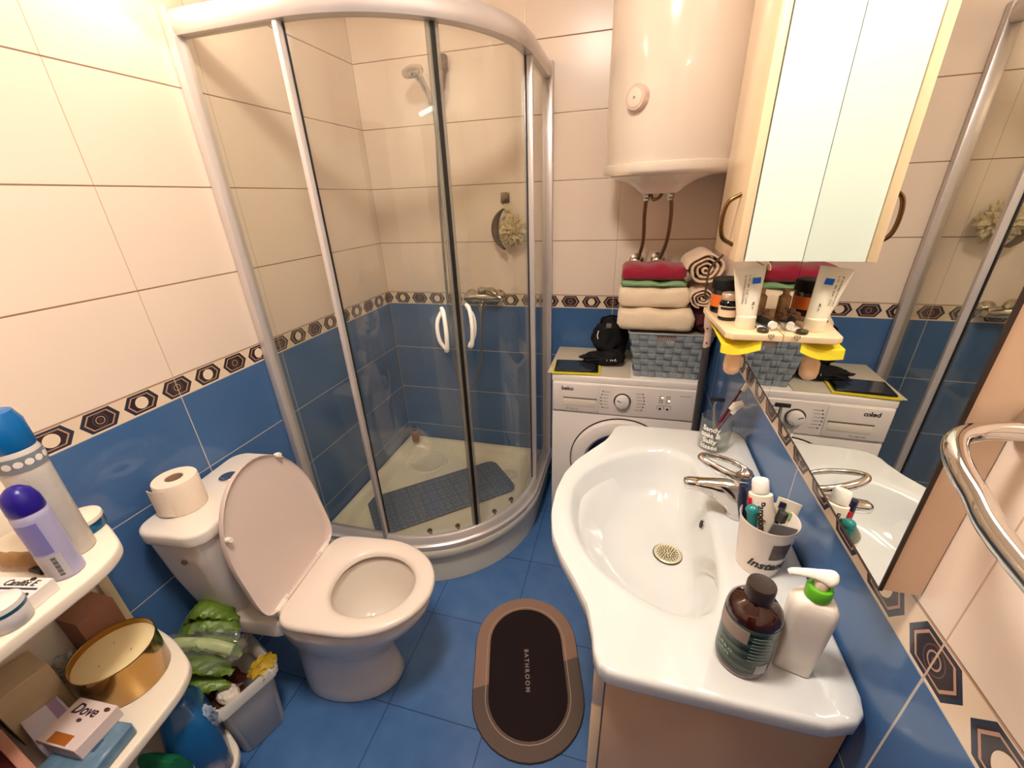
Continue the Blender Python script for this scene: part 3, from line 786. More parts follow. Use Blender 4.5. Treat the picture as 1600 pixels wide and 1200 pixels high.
for z, g in ((0.0, -.004), (0.0, -.002), (1.0, -.002), (1.0, -.007), (.04, -.008)):
    hx = .122+(.155-.122)*z+g; hy = .125+(.150-.125)*z+g; zz = .8012+.190*z+(.002 if g == -.008 else 0)
    rs.append([Vector((bc[0]+x*hx, bc[1]+y*hy, zz)) for x, y in ((-1, -1), (1, -1), (1, 1), (-1, 1))])
loft(bm, rs); ms, nt, b = newmat('striped basket lining')
g = nt.nodes.new('ShaderNodeTexCoord'); sp = nt.nodes.new('ShaderNodeSeparateXYZ'); nt.links.new(g.outputs['Object'], sp.inputs[0])
st = ((X(sp.outputs[0])*1.0+X(sp.outputs[2])*.6+X(sp.outputs[1])*.8+10)/.0075).fr().gt(.5)
nt.links.new(mixc(st, S(196, 176, 160), S(112, 100, 98)), b.inputs['Base Color']); b.inputs['Roughness'].default_value = .8
obj('lining', bm, ms, bk, smooth=None)
bm = NB(); rr_ = [(bc[0]+x*.1535, bc[1]+y*.1485) for x, y in ((-1, -1), (1, -1), (1, 1), (-1, 1))]
o_ = rrect(bc[0], bc[1], .158, .153, .012); 
tube(bm, [Vector((x, y, .9935)) for x, y in o_], .0042, 8, closed=True); obj('rim', bm, M_weave, bk)
bm = NB(); prism(bm, rrect(bc[0], bc[1], .149, .144, .01), .984, .9905); obj('fabric_cover', bm, ms, bk, smooth=None)

# towels
from mathutils import noise as nz
M_tow = mat('cream towel', S(240, 218, 186), .95, sheen=.4, bmp=.9, bscale=230, bdist=.003)
def folded(name, label, xc, yc, z0, hx, hy, h, m, seed, group, fold=True, sag=.004):
    bm = NB(); rings = []; n = 26
    for i in range(n+1):                     # along x
        f = i/n; u = -1+2*f
        end = (1-abs(u)**14)**.5 if abs(u) < 1 else 0
        x = xc+hx*u; ring = []
        for k in range(32):
            a = 2*PI*k/32; c, s = math.cos(a), math.sin(a)
            yy = abs(c)**(.35)*(1 if c > 0 else -1); zz = abs(s)**(.62)*(1 if s > 0 else -1)
            wob = .004*nz.noise(Vector((u*3+seed, yy*2, zz*2+seed)))
            top = .006*nz.noise(Vector((u*2.0+seed*3, yy*1.5, 1))) if zz > 0 else 0
            ring.append(Vector((x+.006*nz.noise(Vector((zz*3, yy, seed+9)))*1.0, yc+(hy+wob)*yy*(.9+.1*end), z0+h/2+(h/2)*zz*(.55+.45*end)+top*2*end)))
        rings.append(ring)
    loft(bm, rings)
    return tag(obj(name, bm, m, loc=(xc, yc, z0), smooth=80), label, 'towel', group)
folded('folded_towel', 'thick cream towel folded at the bottom of the stack on the basket', 1.372, -.262, .9985, .143, .105, .088, M_tow, 1, 'folded towels on the basket')
folded('folded_towel', 'cream towel folded below the thin green cloth', 1.358, -.245, 1.087, .132, .100, .082, M_tow, 5, 'folded towels on the basket')
M_green = mat('green cloth', S(132, 168, 120), .95, bmp=.6, bscale=200)
M_red = mat('crimson towel', S(150, 18, 48), .95, sheen=.3, bmp=.7, bscale=200, bdist=.003)
folded('folded_towel', 'thin sage green cloth folded under the red towel', 1.352, -.240, 1.169, .120, .095, .020, M_green, 8, 'folded towels on the basket')
folded('folded_towel', 'crimson red towel folded on top of the stack', 1.350, -.238, 1.189, .118, .090, .056, M_red, 11, 'folded towels on the basket')
def rolled(label, cx, cz, yf_, yb, R, seed, m):
    bm = NB(); turns = 3.4; n = 110; rings = []
    th = R/turns*.36
    for i in range(n+1):
        f = i/n; a = seed+f*turns*2*PI; r = R*(.10+.90*f)-th*.5
        w = 1+.05*math.sin(a*2+seed)+.04*math.sin(a*5)
        def pt(rr, y): return Vector((cx+rr*w*math.cos(a), y, cz+rr*w*math.sin(a)*.92))
        fr_ = yf_-.004*math.sin(f*9+seed)+.004*(1-f)
        rings.append([pt(r-th*.5, fr_+.002), pt(r, fr_-.002), pt(r+th*.5, fr_+.002), pt(r+th*.5, yb), pt(r-th*.5, yb)])
    loft(bm, rings)
    return tag(obj('rolled_towel', bm, m, loc=(cx, (yf_+yb)/2, cz-R), smooth=70), label, 'towel', 'rolled towels by the heater')
M_tow2 = mat('beige towel', S(232, 204, 176), .95, sheen=.3, bmp=.8, bscale=230, bdist=.003)
rolled('rolled cream towel lying on top beside the red towel', 1.528, 1.238, -.36, -.14, .066, .6, M_tow2)
rolled('smaller rolled beige towel under the upper roll', 1.530, 1.136, -.37, -.14, .044, 2.0, M_tow2)
bm = NB(); blob(bm, (1.548, -.26, 1.044), (.044, .10, .050), 3, .12, 2.5, 4)
tag(obj('dark_cloth', bm, mat('dark maroon cloth', S(76, 26, 30), .9, vary=.3), loc=(1.548, -.26, 1.0)), 'dark maroon cloth tucked beside the folded towels on the basket', 'cloth')

# pole
pl = thing('floor_pole', 'grey pole with pale pink plastic handle standing behind the basin', 'pole', (1.585, -.45, FZ))
bm = NB(); tube(bm, [(1.583, -.425, FZ+.002), (1.570, -.43, .5), (1.556, -.44, .978)], .0125, 16); obj('pole_shaft', bm, mat('grey metal tube', S(104, 98, 94), .3, metal=.6), pl)
bm = NB(); P_ = bez([(1.556, -.44, .975), (1.554, -.44, 1.03), (1.548, -.445, 1.09), (1.552, -.45, 1.14), (1.560, -.452, 1.185), (1.572, -.46, 1.20)], 6)
tube(bm, P_, [.015]*8+[.019]*8+[.021]*8+[.016]*7, 16, flat=.7); obj('pole_handle', bm, mat('pale pink plastic', S(232, 198, 180), .35), pl)
for i, (x, y, z) in enumerate(((1.547, -.462, 1.10), (1.549, -.458, 1.05), (1.554, -.456, .995))):
    bm = NB(); blob(bm, (x-.003, y, z), (.003, .002, .003), 0, 0, 1, 2); obj('button', bm, M_black, pl)
bm = NB(); tube(bm, bez([(1.556, -.455, 1.18), (1.520, -.48, 1.16), (1.512, -.50, 1.22), (1.513, -.52, 1.27), (1.535, -.56, 1.315)], 8), .0035, 8); obj('cord', bm, mat('brown cord', S(96, 74, 52), .5), pl)

# ------------------------------------------------------------------ water heater
wh = thing('water_heater', 'white cylindrical electric water heater on the back wall', 'water heater', (1.365, -.24, 1.56))
hc = (1.365, -.238, 0); HR = .225
bm = NB(); lathe(bm, [(HR-.002, 1.588), (HR, 1.592), (HR, 2.36), (HR-.01, 2.375), (HR-.06, 2.39), (0, 2.39)], c=hc, seg=72); obj('tank_body', bm, M_heat, wh, smooth=50)
bm = NB(); lathe(bm, [(HR-.10, 1.548), (HR-.02, 1.552), (HR-.002, 1.558), (HR+.004, 1.566), (HR+.004, 1.588), (HR, 1.590)], c=hc, seg=72); obj('bottom_cap', bm, M_heat, wh, smooth=50)
bm = NB(); rs = []
for z, hx, hy, yo in ((1.552, .175, .150, -.02), (1.535, .12, .10, -.02), (1.515, .085, .065, -.02), (1.500, .068, .05, -.02), (1.495, .060, .044, -.02)):
    rs.append([Vector((x, y, z)) for x, y in rrect(1.34, -.25+yo, hx, hy, min(hx, hy)*.6)])
loft(bm, rs); hd = obj('pipe_cover', bm, M_heat, wh, smooth=60)
bm = NB(); blob(bm, (1.352, -.333, 1.519), (.004, .003, .004), 0, 0, 1, 2); obj('cover_screw', bm, M_black, hd)
dv = Vector((1.237-1.365, -.435+.238, 0)).normalized(); dp = Vector(hc)+dv*HR+Vector((0, 0, 1.766))
MD = frame_m(dp, Vector((-dv.y, dv.x, 0)), (0, 0, 1))
if MD.to_3x3().col[2].dot(dv) < 0: MD = frame_m(dp, Vector((dv.y, -dv.x, 0)), (0, 0, 1))
bm = NB(); lathe(bm, [(.037, -.006), (.037, .012), (.033, .020), (.026, .021)], mtx=MD, seg=36); kn = obj('thermostat_knob', bm, mat('knob plastic', S(230, 200, 184), .3), wh)
bm = NB(); lathe(bm, [(.0255, .020), (.0255, .0225), (.022, .024), (0, .024)], mtx=MD, seg=36); obj('knob_cap', bm, mat('knob cap', S(246, 226, 204), .25), kn)
bm = NB(); lathe(bm, [(.004, .0235), (.004, .025), (0, .025)], mtx=MD, seg=12); obj('knob_mark', bm, mat('knob mark', S(150, 170, 160), .3), kn)
M_hose = mat('braided steel hose', S(150, 122, 92), .35, metal=.9, bmp=.8, bscale=260, bdist=.002)
for i, (xt, pts) in enumerate(((1.307, [(1.300, -.20, 1.497), (1.300, -.16, 1.42), (1.305, -.11, 1.32), (1.292, -.075, 1.235)]), (1.40, [(1.388, -.20, 1.497), (1.400, -.16, 1.42), (1.400, -.11, 1.32), (1.380, -.075, 1.235)]))):
    t = thing('water_hose', ('left' if i == 0 else 'right')+' one of two braided hoses hanging under the water heater', 'hose', pts[0], group='hoses under the water heater')
    P_ = bez(pts, 8); bm = NB(); tube(bm, P_, .0075, 12); obj('hose', bm, M_hose, t)
    bm = NB()
    lathe(bm, [(.011, 0), (.012, -.004), (.012, -.022), (.009, -.026)], c=(pts[0][0], pts[0][1], 1.496), seg=6); obj('hose_nut', bm, M_chr2, t)
    vx, vz = (1.287, 1.226) if i == 0 else (1.378, 1.230)
    t = thing('angle_valve', ('left' if i == 0 else 'right')+' round chrome valve on the back wall behind the towels', 'valve', (vx, 0, vz), group='chrome valves behind the towels')
    bm = NB(); lathe(bm, [(.030, 0), (.030, .004), (.016, .012), (.012, .014), (.012, .06)], mtx=RX, c=(vx, -.001, vz), seg=28); obj('valve_body', bm, M_chr2, t)
    bm = NB(); lathe(bm, [(.022, 0), (.024, .004), (.024, .016), (.016, .022), (0, .023)], mtx=RX, c=(vx-.005, -.062, vz-.004), seg=20); obj('valve_handle', bm, M_chr2, t)
bm = NB(); tube(bm, bez([(1.315, -.20, 1.494), (1.325, -.21, 1.475), (1.345, -.21, 1.480), (1.355, -.20, 1.494)], 5), .006, 10); obj('short_pipe', bm, M_hose, wh)

# ------------------------------------------------------------------ washbasin and cabinet
vb = thing('vanity_cabinet', 'cream vanity cabinet standing under the washbasin', 'cabinet', (1.43, -1.27, FZ))
M_van = mat('peach cream laminate', S(214, 176, 140), .35)
bm = NB(); box(bm, 1.270, 1.600, -1.612, -1.594, .06, .829, .001); box(bm, 1.290, 1.600, -.943, -.925, .06, .829, .001); box(bm, 1.590, 1.600, -1.594, -.943, .078, .70); box(bm, 1.290, 1.590, -1.594, -.943, .06, .078)
obj('carcass', bm, M_van, vb)
for y0, y1 in ((-1.612, -1.500), (-1.035, -.925)): obj('apron_panel', box(NB(), 1.250, 1.268, y0, y1, .718, .8285, .002), M_peach, vb)
for y0, y1 in ((-1.612, -1.272), (-1.266, -.925)):
    d = obj('door', box(NB(), 1.250, 1.268, y0, y1, .075, .715, .003), M_peach, vb)
    yy = y1-.03 if y0 < -1.4 else y0+.03
    bm = NB(); tube(bm, bez([(1.250, yy, .62), (1.224, yy, .60), (1.222, yy, .56), (1.224, yy, .52), (1.250, yy, .50)], 5), .005, 10); obj('handle', bm, M_chrome, d)
for x in (1.31, 1.57):
    for y in (-1.58, -.96): bm = NB(); lathe(bm, [(.02, FZ+.001), (.022, FZ+.01), (.018, .058)], c=(x, y, 0), seg=20); obj('foot', bm, M_plast, vb)

wbn = thing('washbasin', 'white ceramic washbasin with wide rounded bowl on the cabinet', 'washbasin', (1.43, -1.27, .84))
XR = 1.6005
OUT = [(XR, -.892), (1.45, -.888), (1.30, -.892), (1.262, -.896), (1.247, -.915), (1.243, -.950), (1.228, -.992), (1.195, -1.045), (1.160, -1.105), (1.137, -1.170), (1.127, -1.245), (1.128, -1.315), (1.142, -1.385), (1.168, -1.440), (1.200, -1.490), (1.228, -1.540), (1.242, -1.590),
       (1.247, -1.632), (1.258, -1.645), (1.30, -1.648), (1.45, -1.648), (1.56, -1.648), (1.592, -1.640), (XR, -1.618)]
INN = [(1.435, -1.040), (1.39, -1.015), (1.33, -1.028), (1.257, -1.069), (1.205, -1.125), (1.170, -1.195), (1.165, -1.265), (1.176, -1.335), (1.205, -1.405), (1.250, -1.458), (1.317, -1.502), (1.38, -1.522), (1.428, -1.508), (1.450, -1.46), (1.460, -1.38), (1.464, -1.26), (1.461, -1.14), (1.453, -1.070)]
DR = Vector((1.392, -1.268))
def smooth_poly(P, n, close=True):
    Q = [Vector((x, y, 0)) for x, y in P]; Q = Q+Q[:3]
    o = []
    for i in range(len(P)):
        a, b_, c, d = Q[i], Q[i+1], Q[i+2], Q[(i+3) % len(Q)] if i+3 < len(Q) else Q[3-len(Q)+i]
        for k in range(n):
            tt = k/n; o.append(.5*((2*b_)+(c-a)*tt+(2*a-5*b_+4*c-d)*tt*tt+(-a+3*b_-3*c+d)*tt**3))
    return [(p.x, p.y) for p in o]
def ray_hit(poly, c, ang):
    d = Vector((math.cos(ang), math.sin(ang))); best = 1e-3
    n = len(poly)
    for i in range(n):
        p = Vector(poly[i])-c; q = Vector(poly[(i+1) % n])-c; e = q-p
        den = d.x*e.y-d.y*e.x
        if abs(den) < 1e-12: continue
        tt = (p.x*e.y-p.y*e.x)/den; s = (p.x*d.y-p.y*d.x)/den
        if -1e-6 <= s <= 1+1e-6 and tt > best: best = tt
    return best
INS = smooth_poly(INN, 6)
NA = 160; ZD = .868
bm = NB(); rings = []
angs = [2*PI*i/NA for i in range(NA)]
ri = [ray_hit(INS, DR, a) for a in angs]; ro = [ray_hit(OUT, DR, a) for a in angs]
# add rounding of the outer corners by smoothing the radius slightly
for _ in range(1): ro = [min(ro[i], (ro[i-1]+ro[i]*2+ro[(i+1) % NA])/4) for i in range(NA)]
def deckz(x, y):
    z = ZD
    k = min(1, max(0, (x-1.548)/.014)); z += .010*k*k*(3-2*k)
    if x < 1.5:
        e = min(1, max(0, (1.30-x)/.10)); z += -.004*e
    return z
prof_in = [(.06, .742), (.10, .743), (.25, .7435), (.46, .7445), (.60, .751), (.72, .766), (.82, .789), (.89, .816), (.94, .838), (.975, .855), (1.0, .8625)]
rings = []
for f, z in prof_in: rings.append([Vector((DR.x+math.cos(a)*ri[i]*f, DR.y+math.sin(a)*ri[i]*f, z)) for i, a in enumerate(angs)])
for f in (.03, .10, .25, .4, .55, .7, .82, .90, .95):
    rg_ = []
    for i, a in enumerate(angs):
        r = ri[i]+.006+(ro[i]-ri[i]-.006)*f if f > .03 else ri[i]+.006
        x, y = DR.x+math.cos(a)*r, DR.y+math.sin(a)*r
        rg_.append(Vector((x, y, deckz(x, y)-(.0015 if f == .03 else 0))))
    rings.append(rg_)
for off, dz in ((.004, -.001), (.0012, -.004), (0, -.009), (0, -.026), (.003, -.033), (.010, -.036)):
    rings.append([Vector((DR.x+math.cos(a)*(ro[i]-off), DR.y+math.sin(a)*(ro[i]-off), deckz(DR.x+math.cos(a)*ro[i], DR.y+math.sin(a)*ro[i])+dz)) for i, a in enumerate(angs)])
for f, z in ((.86, .832), (.70, .815), (.52, .742), (.2, .728), (.06, .728)):
    rings.append([Vector((DR.x+math.cos(a)*ro[i]*f, DR.y+math.sin(a)*ro[i]*f, z)) for i, a in enumerate(angs)])
loft(bm, rings, True, True); obj('basin_body', bm, mat('glossy white ceramic', S(212, 213, 212), .07, coat=.5), wbn, smooth=55)
M_drain = mat('cream metal strainer', S(206, 196, 164), .3, metal=.15)
bm = NB(); lathe(bm, [(.030, .7435), (.030, .7465), (.027, .748), (.024, .7465), (.016, .7455), (0, .7445)], c=(DR.x, DR.y, 0), seg=40); dn = obj('drain', bm, M_drain, wbn)
bm = NB(); lathe(bm, [(.031, .7425), (.0325, .744), (.031, .7455)], c=(DR.x, DR.y, 0), seg=40, cap0=False, cap1=False); obj('drain_ring', bm, M_black, dn)
bm = NB()
for R, n in ((.022, 22), (.0178, 16), (.0105, 10), (.0055, 6)):
    for k in range(n):
        a = 2*PI*k/n; lathe(bm, [(.0011, .7452), (.0011, .7476), (0, .7476)], c=(DR.x+R*math.cos(a), DR.y+R*math.sin(a), 0), seg=8)
for k in range(18):
    a = 2*PI*k/18; c, s = math.cos(a), math.sin(a)
    tube(bm, [(DR.x+.0128*c, DR.y+.0128*s, .7472), (DR.x+.0155*c, DR.y+.0155*s, .7472)], .0008, 6)
obj('drain_holes', bm, M_black, dn)
bm = NB(); lathe(bm, [(.011, -.001), (.011, .002), (.008, .002)], mtx=Matrix.Rotation(-PI/2+.25, 4, 'Y') @ Matrix.Scale(1.0, 4), c=(1.4565, -1.246, .826), seg=24); obj('overflow_ring', bm, M_chr2, wbn)
bm = NB(); lathe(bm, [(.0085, .0015), (.0085, .003), (0, .003)], mtx=Matrix.Rotation(-PI/2+.25, 4, 'Y'), c=(1.4565, -1.246, .826), seg=24); obj('overflow_hole', bm, M_black, wbn)
# sealing bead on the wall
# faucet
fc = thing('basin_faucet', 'chrome single-lever faucet with loop handle on the washbasin', 'faucet', (1.515, -1.245, .868))
bm = NB(); rs = []
def ell(c, rx, ry, nrm, n=20):
    z = Vector(nrm).normalized(); y = Vector((0, 1, 0)); x = y.cross(z).normalized()
    return [Vector(c)+x*rx*math.cos(2*PI*i/n)+y*ry*math.sin(2*PI*i/n) for i in range(n)]
rs = [ell((1.520, -1.245, .869), .026, .026, (0, 0, 1)), ell((1.520, -1.245, .874), .026, .026, (0, 0, 1)), ell((1.518, -1.245, .890), .023, .022, (0, 0, 1)), ell((1.516, -1.245, .915), .022, .020, (-.1, 0, 1)),
      ell((1.514, -1.245, .940), .022, .020, (-.1, 0, 1)), ell((1.516, -1.245, .958), .019, .019, (0, 0, 1)), ell((1.516, -1.245, .962), .010, .010, (0, 0, 1))]
loft(bm, rs); fb = obj('faucet_body', bm, M_chrome, fc, smooth=60)
def sec(x, zc, hz, hy, n=20): return [Vector((x+(.25*(zc-z_) if x < 1.5 else 0), -1.246+hy*abs(math.cos(2*PI*i/n))**.8*(1 if math.cos(2*PI*i/n) > 0 else -1), z_)) for i in range(n) for z_ in [zc+hz*abs(math.sin(2*PI*i/n))**.8*(1 if math.sin(2*PI*i/n) > 0 else -1)]]
bm = NB(); loft(bm, [sec(1.404, .932, .004, .006), sec(1.406, .932, .010, .011), sec(1.414, .934, .012, .0135), sec(1.435, .933, .014, .0145), sec(1.460, .927, .022, .017), sec(1.482, .918, .033, .020), sec(1.500, .911, .0415, .0235), sec(1.520, .910, .0415, .0255), sec(1.536, .910, .0415, .0235), sec(1.546, .908, .036, .017), sec(1.550, .908, .028, .010)])
obj('spout', bm, M_chrome, fc, smooth=60)
bm = NB(); pts = []
for i in range(36):
    a = 2*PI*i/36; u = .052*math.cos(a); v = .028*math.sin(a)*(1.0-.25*math.cos(a))
    pts.append(Vector((1.478-u*.97, -1.245+v, .985+u*.32)))
tube(bm, pts, [.0066+.0022*max(0, -math.sin(2*PI*i/36)) for i in range(36)], 12, closed=True, flat=.8)
tube(bm, [(1.516, -1.245, .958), (1.517, -1.245, .966), (1.516, -1.245, .974), (1.512, -1.245, .979)], [.017, .018, .014, .008], 16)
obj('lever', bm, M_chrome, fc, smooth=60)

# ---- things on the basin
ZT = .8685
M_cupg = mat('clear glass', (1, 1, 1, 1), .0, trans=1.0, ior=1.45)
M_cupg = thin_glass('clear cup glass', (.93, .95, .93, 1), .08)
mg = thing('glass_tumbler', 'clear glass tumbler with white lettering at the far corner of the basin', 'glass', (1.512, -.972, ZT))
gc = (1.512, -.972, 0)
bm = NB(); lathe(bm, [(.034, ZT), (.038, ZT+.003), (.0385, ZT+.01), (.0385, ZT+.090), (.0375, ZT+.092), (.0358, ZT+.090), (.0355, ZT+.012), (.030, ZT+.007), (0, ZT+.007)], c=gc, seg=48); obj('tumbler_body', bm, M_cupg, mg, smooth=50)
M_wt = mat('white enamel lettering', S(240, 236, 226), .5)
for k, s in enumerate(('Sandy', 'toes &', 'Salty', 'kisses')):
    text('lettering', s, .0190, None, M_wt, mg, wrap=((gc[0], gc[1]), .0387, math.radians(-118), ZT+.068-k*.0175), bold=.0004)
def brush(name, label, p0, p1, mh, mb, r=.0035, hl=.022, side=(1, 0, 0), grp=None, bl=.010, nb=5):
    t = thing(name, label, 'toothbrush', p0, group=grp)
    P0, P1 = Vector(p0), Vector(p1); d = (P1-P0).normalized()
    bm = NB(); L = (P1-P0).length
    tube(bm, [P0, P0+d*L*.3, P0+d*L*.6, P0+d*(L-hl-.01), P0+d*(L-hl), P1], [r, r*1.25, r*1.1, r*.7, r*1.15, r*1.0], 10); obj('handle', bm, mh, t)
    s = Vector(side); s = (s-d*s.dot(d)).normalized(); o2 = d.cross(s)
    bm = NB(); m = Matrix((d, o2, s)).transposed().to_4x4(); m.translation = P1-d*hl*.55
    box(bm, -hl*.5, hl*.5, -r*1.1, r*1.1, r*.4, r*.4+bl, .001, 1, mtx=m); obj('bristles', bm, mb, t)
    return t
M_mar = mat('maroon plastic', S(92, 18, 36), .25); M_brw = mat('white bristles', S(244, 238, 226), .7)
brush('toothbrush', 'maroon toothbrush leaning right in the glass tumbler', (1.496, -.975, ZT+.012), (1.572, -.930, ZT+.175), M_mar, M_brw, side=(.2, -1, 0))
t = brush('toothbrush', 'clear and purple toothbrush under a white cap in the glass tumbler', (1.490, -.985, ZT+.012), (1.555, -.957, ZT+.118), mat('clear purple plastic', S(120, 80, 110), .1, trans=.4), M_brw, side=(.2, -1, .3))
bm = NB(); tube(bm, [(1.541, -.963, ZT+.108), (1.552, -.959, ZT+.119), (1.568, -.957, ZT+.128)], [.008, .012, .008], 8); obj('head_cap', bm, M_plast, t)
t = thing('razor', 'silver and black safety razor standing in the glass tumbler', 'razor', (1.505, -.965, ZT+.012))
bm = NB(); tube(bm, [(1.516, -.985, ZT+.012), (1.508, -.962, ZT+.07), (1.504, -.95, ZT+.11), (1.506, -.955, ZT+.132)], [.004, .005, .004, .003], 10); obj('razor_handle', bm, mat('silver plastic', S(150, 146, 142), .25, metal=.6), t)
bm = NB(); box(bm, 1.488, 1.523, -.966, -.958, ZT+.130, ZT+.140, .002); obj('razor_head', bm, M_black, t)

# paper cup
pc = thing('paper_cup', 'white paper cup with black Instant script holding toothpaste', 'cup', (1.526, -1.380, ZT))
cc = (1.526, -1.380)
bm = NB(); lathe(bm, [(.033, ZT+.003), (.034, ZT), (.035, ZT), (.0355, ZT+.003), (.0455, ZT+.105), (.0468, ZT+.1075), (.0462, ZT+.110), (.0448, ZT+.1085), (.0345, ZT+.006), (0, ZT+.005)], c=cc+(0,), seg=56); obj('cup_body', bm, mat('white paper', S(238, 224, 212), .45), pc, smooth=60)
CUPR = .0400
def wrap_cup(me, ang, zc):
    for v in me.vertices:
        z = zc+v.co.y; R = .0355+(z-ZT-.003)/.102*.010+.0006+v.co.z
        a = ang+v.co.x/.040; v.co = Vector((cc[0]+R*math.cos(a), cc[1]+R*math.sin(a), z))
me = text_mesh('Instant', .024, shear=.35, bold=.0006); wrap_cup(me, math.radians(-88), ZT+.030); obj('script_print', me, M_txt, pc, smooth=None)
bm = NB(); N1, N2 = 14, 10; V = [[bm.verts.new((-.013+.030*i/N1, -.018+.036*j/N2, .0002)) for j in range(N2+1)] for i in range(N1+1)]
for i in range(N1):
    for j in range(N2): bm.faces.new((V[i][j], V[i+1][j], V[i+1][j+1], V[i][j+1]))
me = bpy.data.meshes.new('picture'); bm.to_mesh(me); bm.free(); wrap_cup(me, math.radians(-72), ZT+.066)
mp, nt, b = newmat('coffee picture print')
nn = X(noise(26, 2)); nt.links.new(mixc((nn*3-1.0).mx(0).mn(1), S(34, 18, 12), S(104, 70, 50)), b.inputs['Base Color']); b.inputs['Roughness'].default_value = .4
obj('picture_print', me, mp, pc, smooth=None)

t = thing('toothpaste_tube', 'white toothpaste tube with red stripe standing in the paper cup', 'toothpaste', (1.520, -1.365, ZT+.01))
def tube_flat(p0, p1, w0, w1, t0, t1, side, n=10):
    """soft tube: flat crimp at p0, round shoulder at p1"""
    P0, P1 = Vector(p0), Vector(p1); d = (P1-P0).normalized(); s = Vector(side); s = (s-d*s.dot(d)).normalized(); o2 = d.cross(s); R = []
    for i in range(n+1):
        f = i/n; ww = w0+(w1-w0)*f; tt = t0+(t1-t0)*math.sin(f*PI/2)
        R.append([P0+(P1-P0)*f+s*ww*math.cos(a)+o2*tt*math.sin(a) for a in [2*PI*k/24 for k in range(24)]])
    return R, d, s, o2
T0, T1 = (1.530, -1.388, ZT+.014), (1.511, -1.357, ZT+.140)
R, d, s, o2 = tube_flat(T0, T1, .0245, .019, .002, .015, (.93, -.35, 0))
bm = NB(); loft(bm, R+[[R[-1][k]*.35+(Vector(T1)+d*.008)*.65 for k in range(24)]]); obj('tube_body', bm, mat('white tube', S(240, 226, 210), .3), t, smooth=60)
c1 = Vector(T1)+d*.004; MX = Matrix((s, o2, d)).transposed().to_4x4(); MX.translation = c1
bm = NB(); lathe(bm, [(.0135, 0), (.0140, .004), (.0135, .020), (.012, .023), (0, .023)], mtx=MX, seg=28); obj('tube_cap', bm, mat('white cap', S(244, 238, 230), .3), t)
vd = (CAMP-c1).normalized()
nf = o2 if o2.dot(vd) > 0 else -o2
c2 = Vector(T0).lerp(Vector(T1), .74)
mtx = frame_m(c2+nf*.0142, -d, s if (-d).cross(s).dot(nf) > 0 else -s)
text('brand_print', 'Parodontax', .0155, mtx @ Matrix.Translation((.012, .002, 0)), M_txt, t, bold=.0004)
bm = NB(); box(bm, -.028, .060, -.0185, -.0125, -.009, .0000, 0, mtx=mtx); obj('red_stripe', bm, mat('red stripe', S(190, 30, 36), .4), t)
brush('toothbrush', 'dark grey toothbrush leaning in front of the toothpaste in the paper cup', (1.530, -1.385, ZT+.02), (1.535, -1.392, ZT+.138), mat('charcoal plastic', S(50, 48, 48), .4), mat('charcoal bristles', S(62, 60, 58), .7), side=(.5, -1, 0), r=.0045)
t = thing('small_tube', 'small white travel tube with a dark square standing in the paper cup', 'tube', (1.555, -1.362, ZT+.01))
R, d, s, o2 = tube_flat((1.548, -1.362, ZT+.02), (1.562, -1.352, ZT+.128), .014, .019, .010, .0022, (1, -.35, 0))
bm = NB(); loft(bm, R); obj('tube_body', bm, mat('ivory tube', S(238, 228, 208), .35), t, smooth=60)
nf = o2 if o2.dot(CAMP-Vector((1.56, -1.35, 1))) > 0 else -o2
mtx = frame_m(Vector((1.5605, -1.353, ZT+.116))+nf*.005, s, d)
if mtx.to_3x3().col[2].dot(nf) < 0: mtx = frame_m(Vector((1.5605, -1.353, ZT+.116))+nf*.005, -s, d)
bm = NB(); box(bm, -.014, -.004, -.006, .006, -.003, .0004, 0, mtx=mtx); obj('dark_square', bm, mat('navy print', S(26, 30, 58), .4), t)
bm = NB(); box(bm, .002, .009, -.022, -.008, -.003, .0008, 0, mtx=mtx); obj('green_square', bm, mat('green print', S(150, 178, 120), .4), t)
t = tag(obj('hair_comb', None or (lambda bm: (box(bm, -.020, .020, -.0015, .0015, -.045, .045, .001, 1, mtx=Matrix.Translation((1.536, -1.402, ZT+.067)) @ Matrix.Rotation(math.radians(10), 4, 'Y')), bm)[1])(NB()), mat('grey plastic', S(92, 92, 96), .3), loc=(1.536, -1.402, ZT+.02)), 'grey flat comb case sticking out of the paper cup', 'comb')
bm = NB(); R, d, s, o2 = tube_flat((1.512, -1.385, ZT+.02), (1.497, -1.378, ZT+.118), .012, .012, .007, .008, (.5, 1, 0)); loft(bm, R); blob(bm, (1.497, -1.378, ZT+.118), (.011, .010, .010), 0, 0, 1, 3)
tag(obj('floss_case', bm, mat('turquoise plastic', S(50, 150, 150), .15, trans=.3), loc=(1.505, -1.38, ZT+.02), smooth=60), 'turquoise case at the left side inside the paper cup', 'case')
bm = NB(); tube(bm, [(1.508, -1.352, ZT+.02), (1.488, -1.348, ZT+.11), (1.485, -1.345, ZT+.145)], [.006, .008, .007], 12); tag(obj('navy_tube', bm, mat('navy plastic', S(24, 34, 66), .3), loc=(1.505, -1.35, ZT+.02)), 'navy blue handle behind the turquoise case in the paper cup', 'handle')

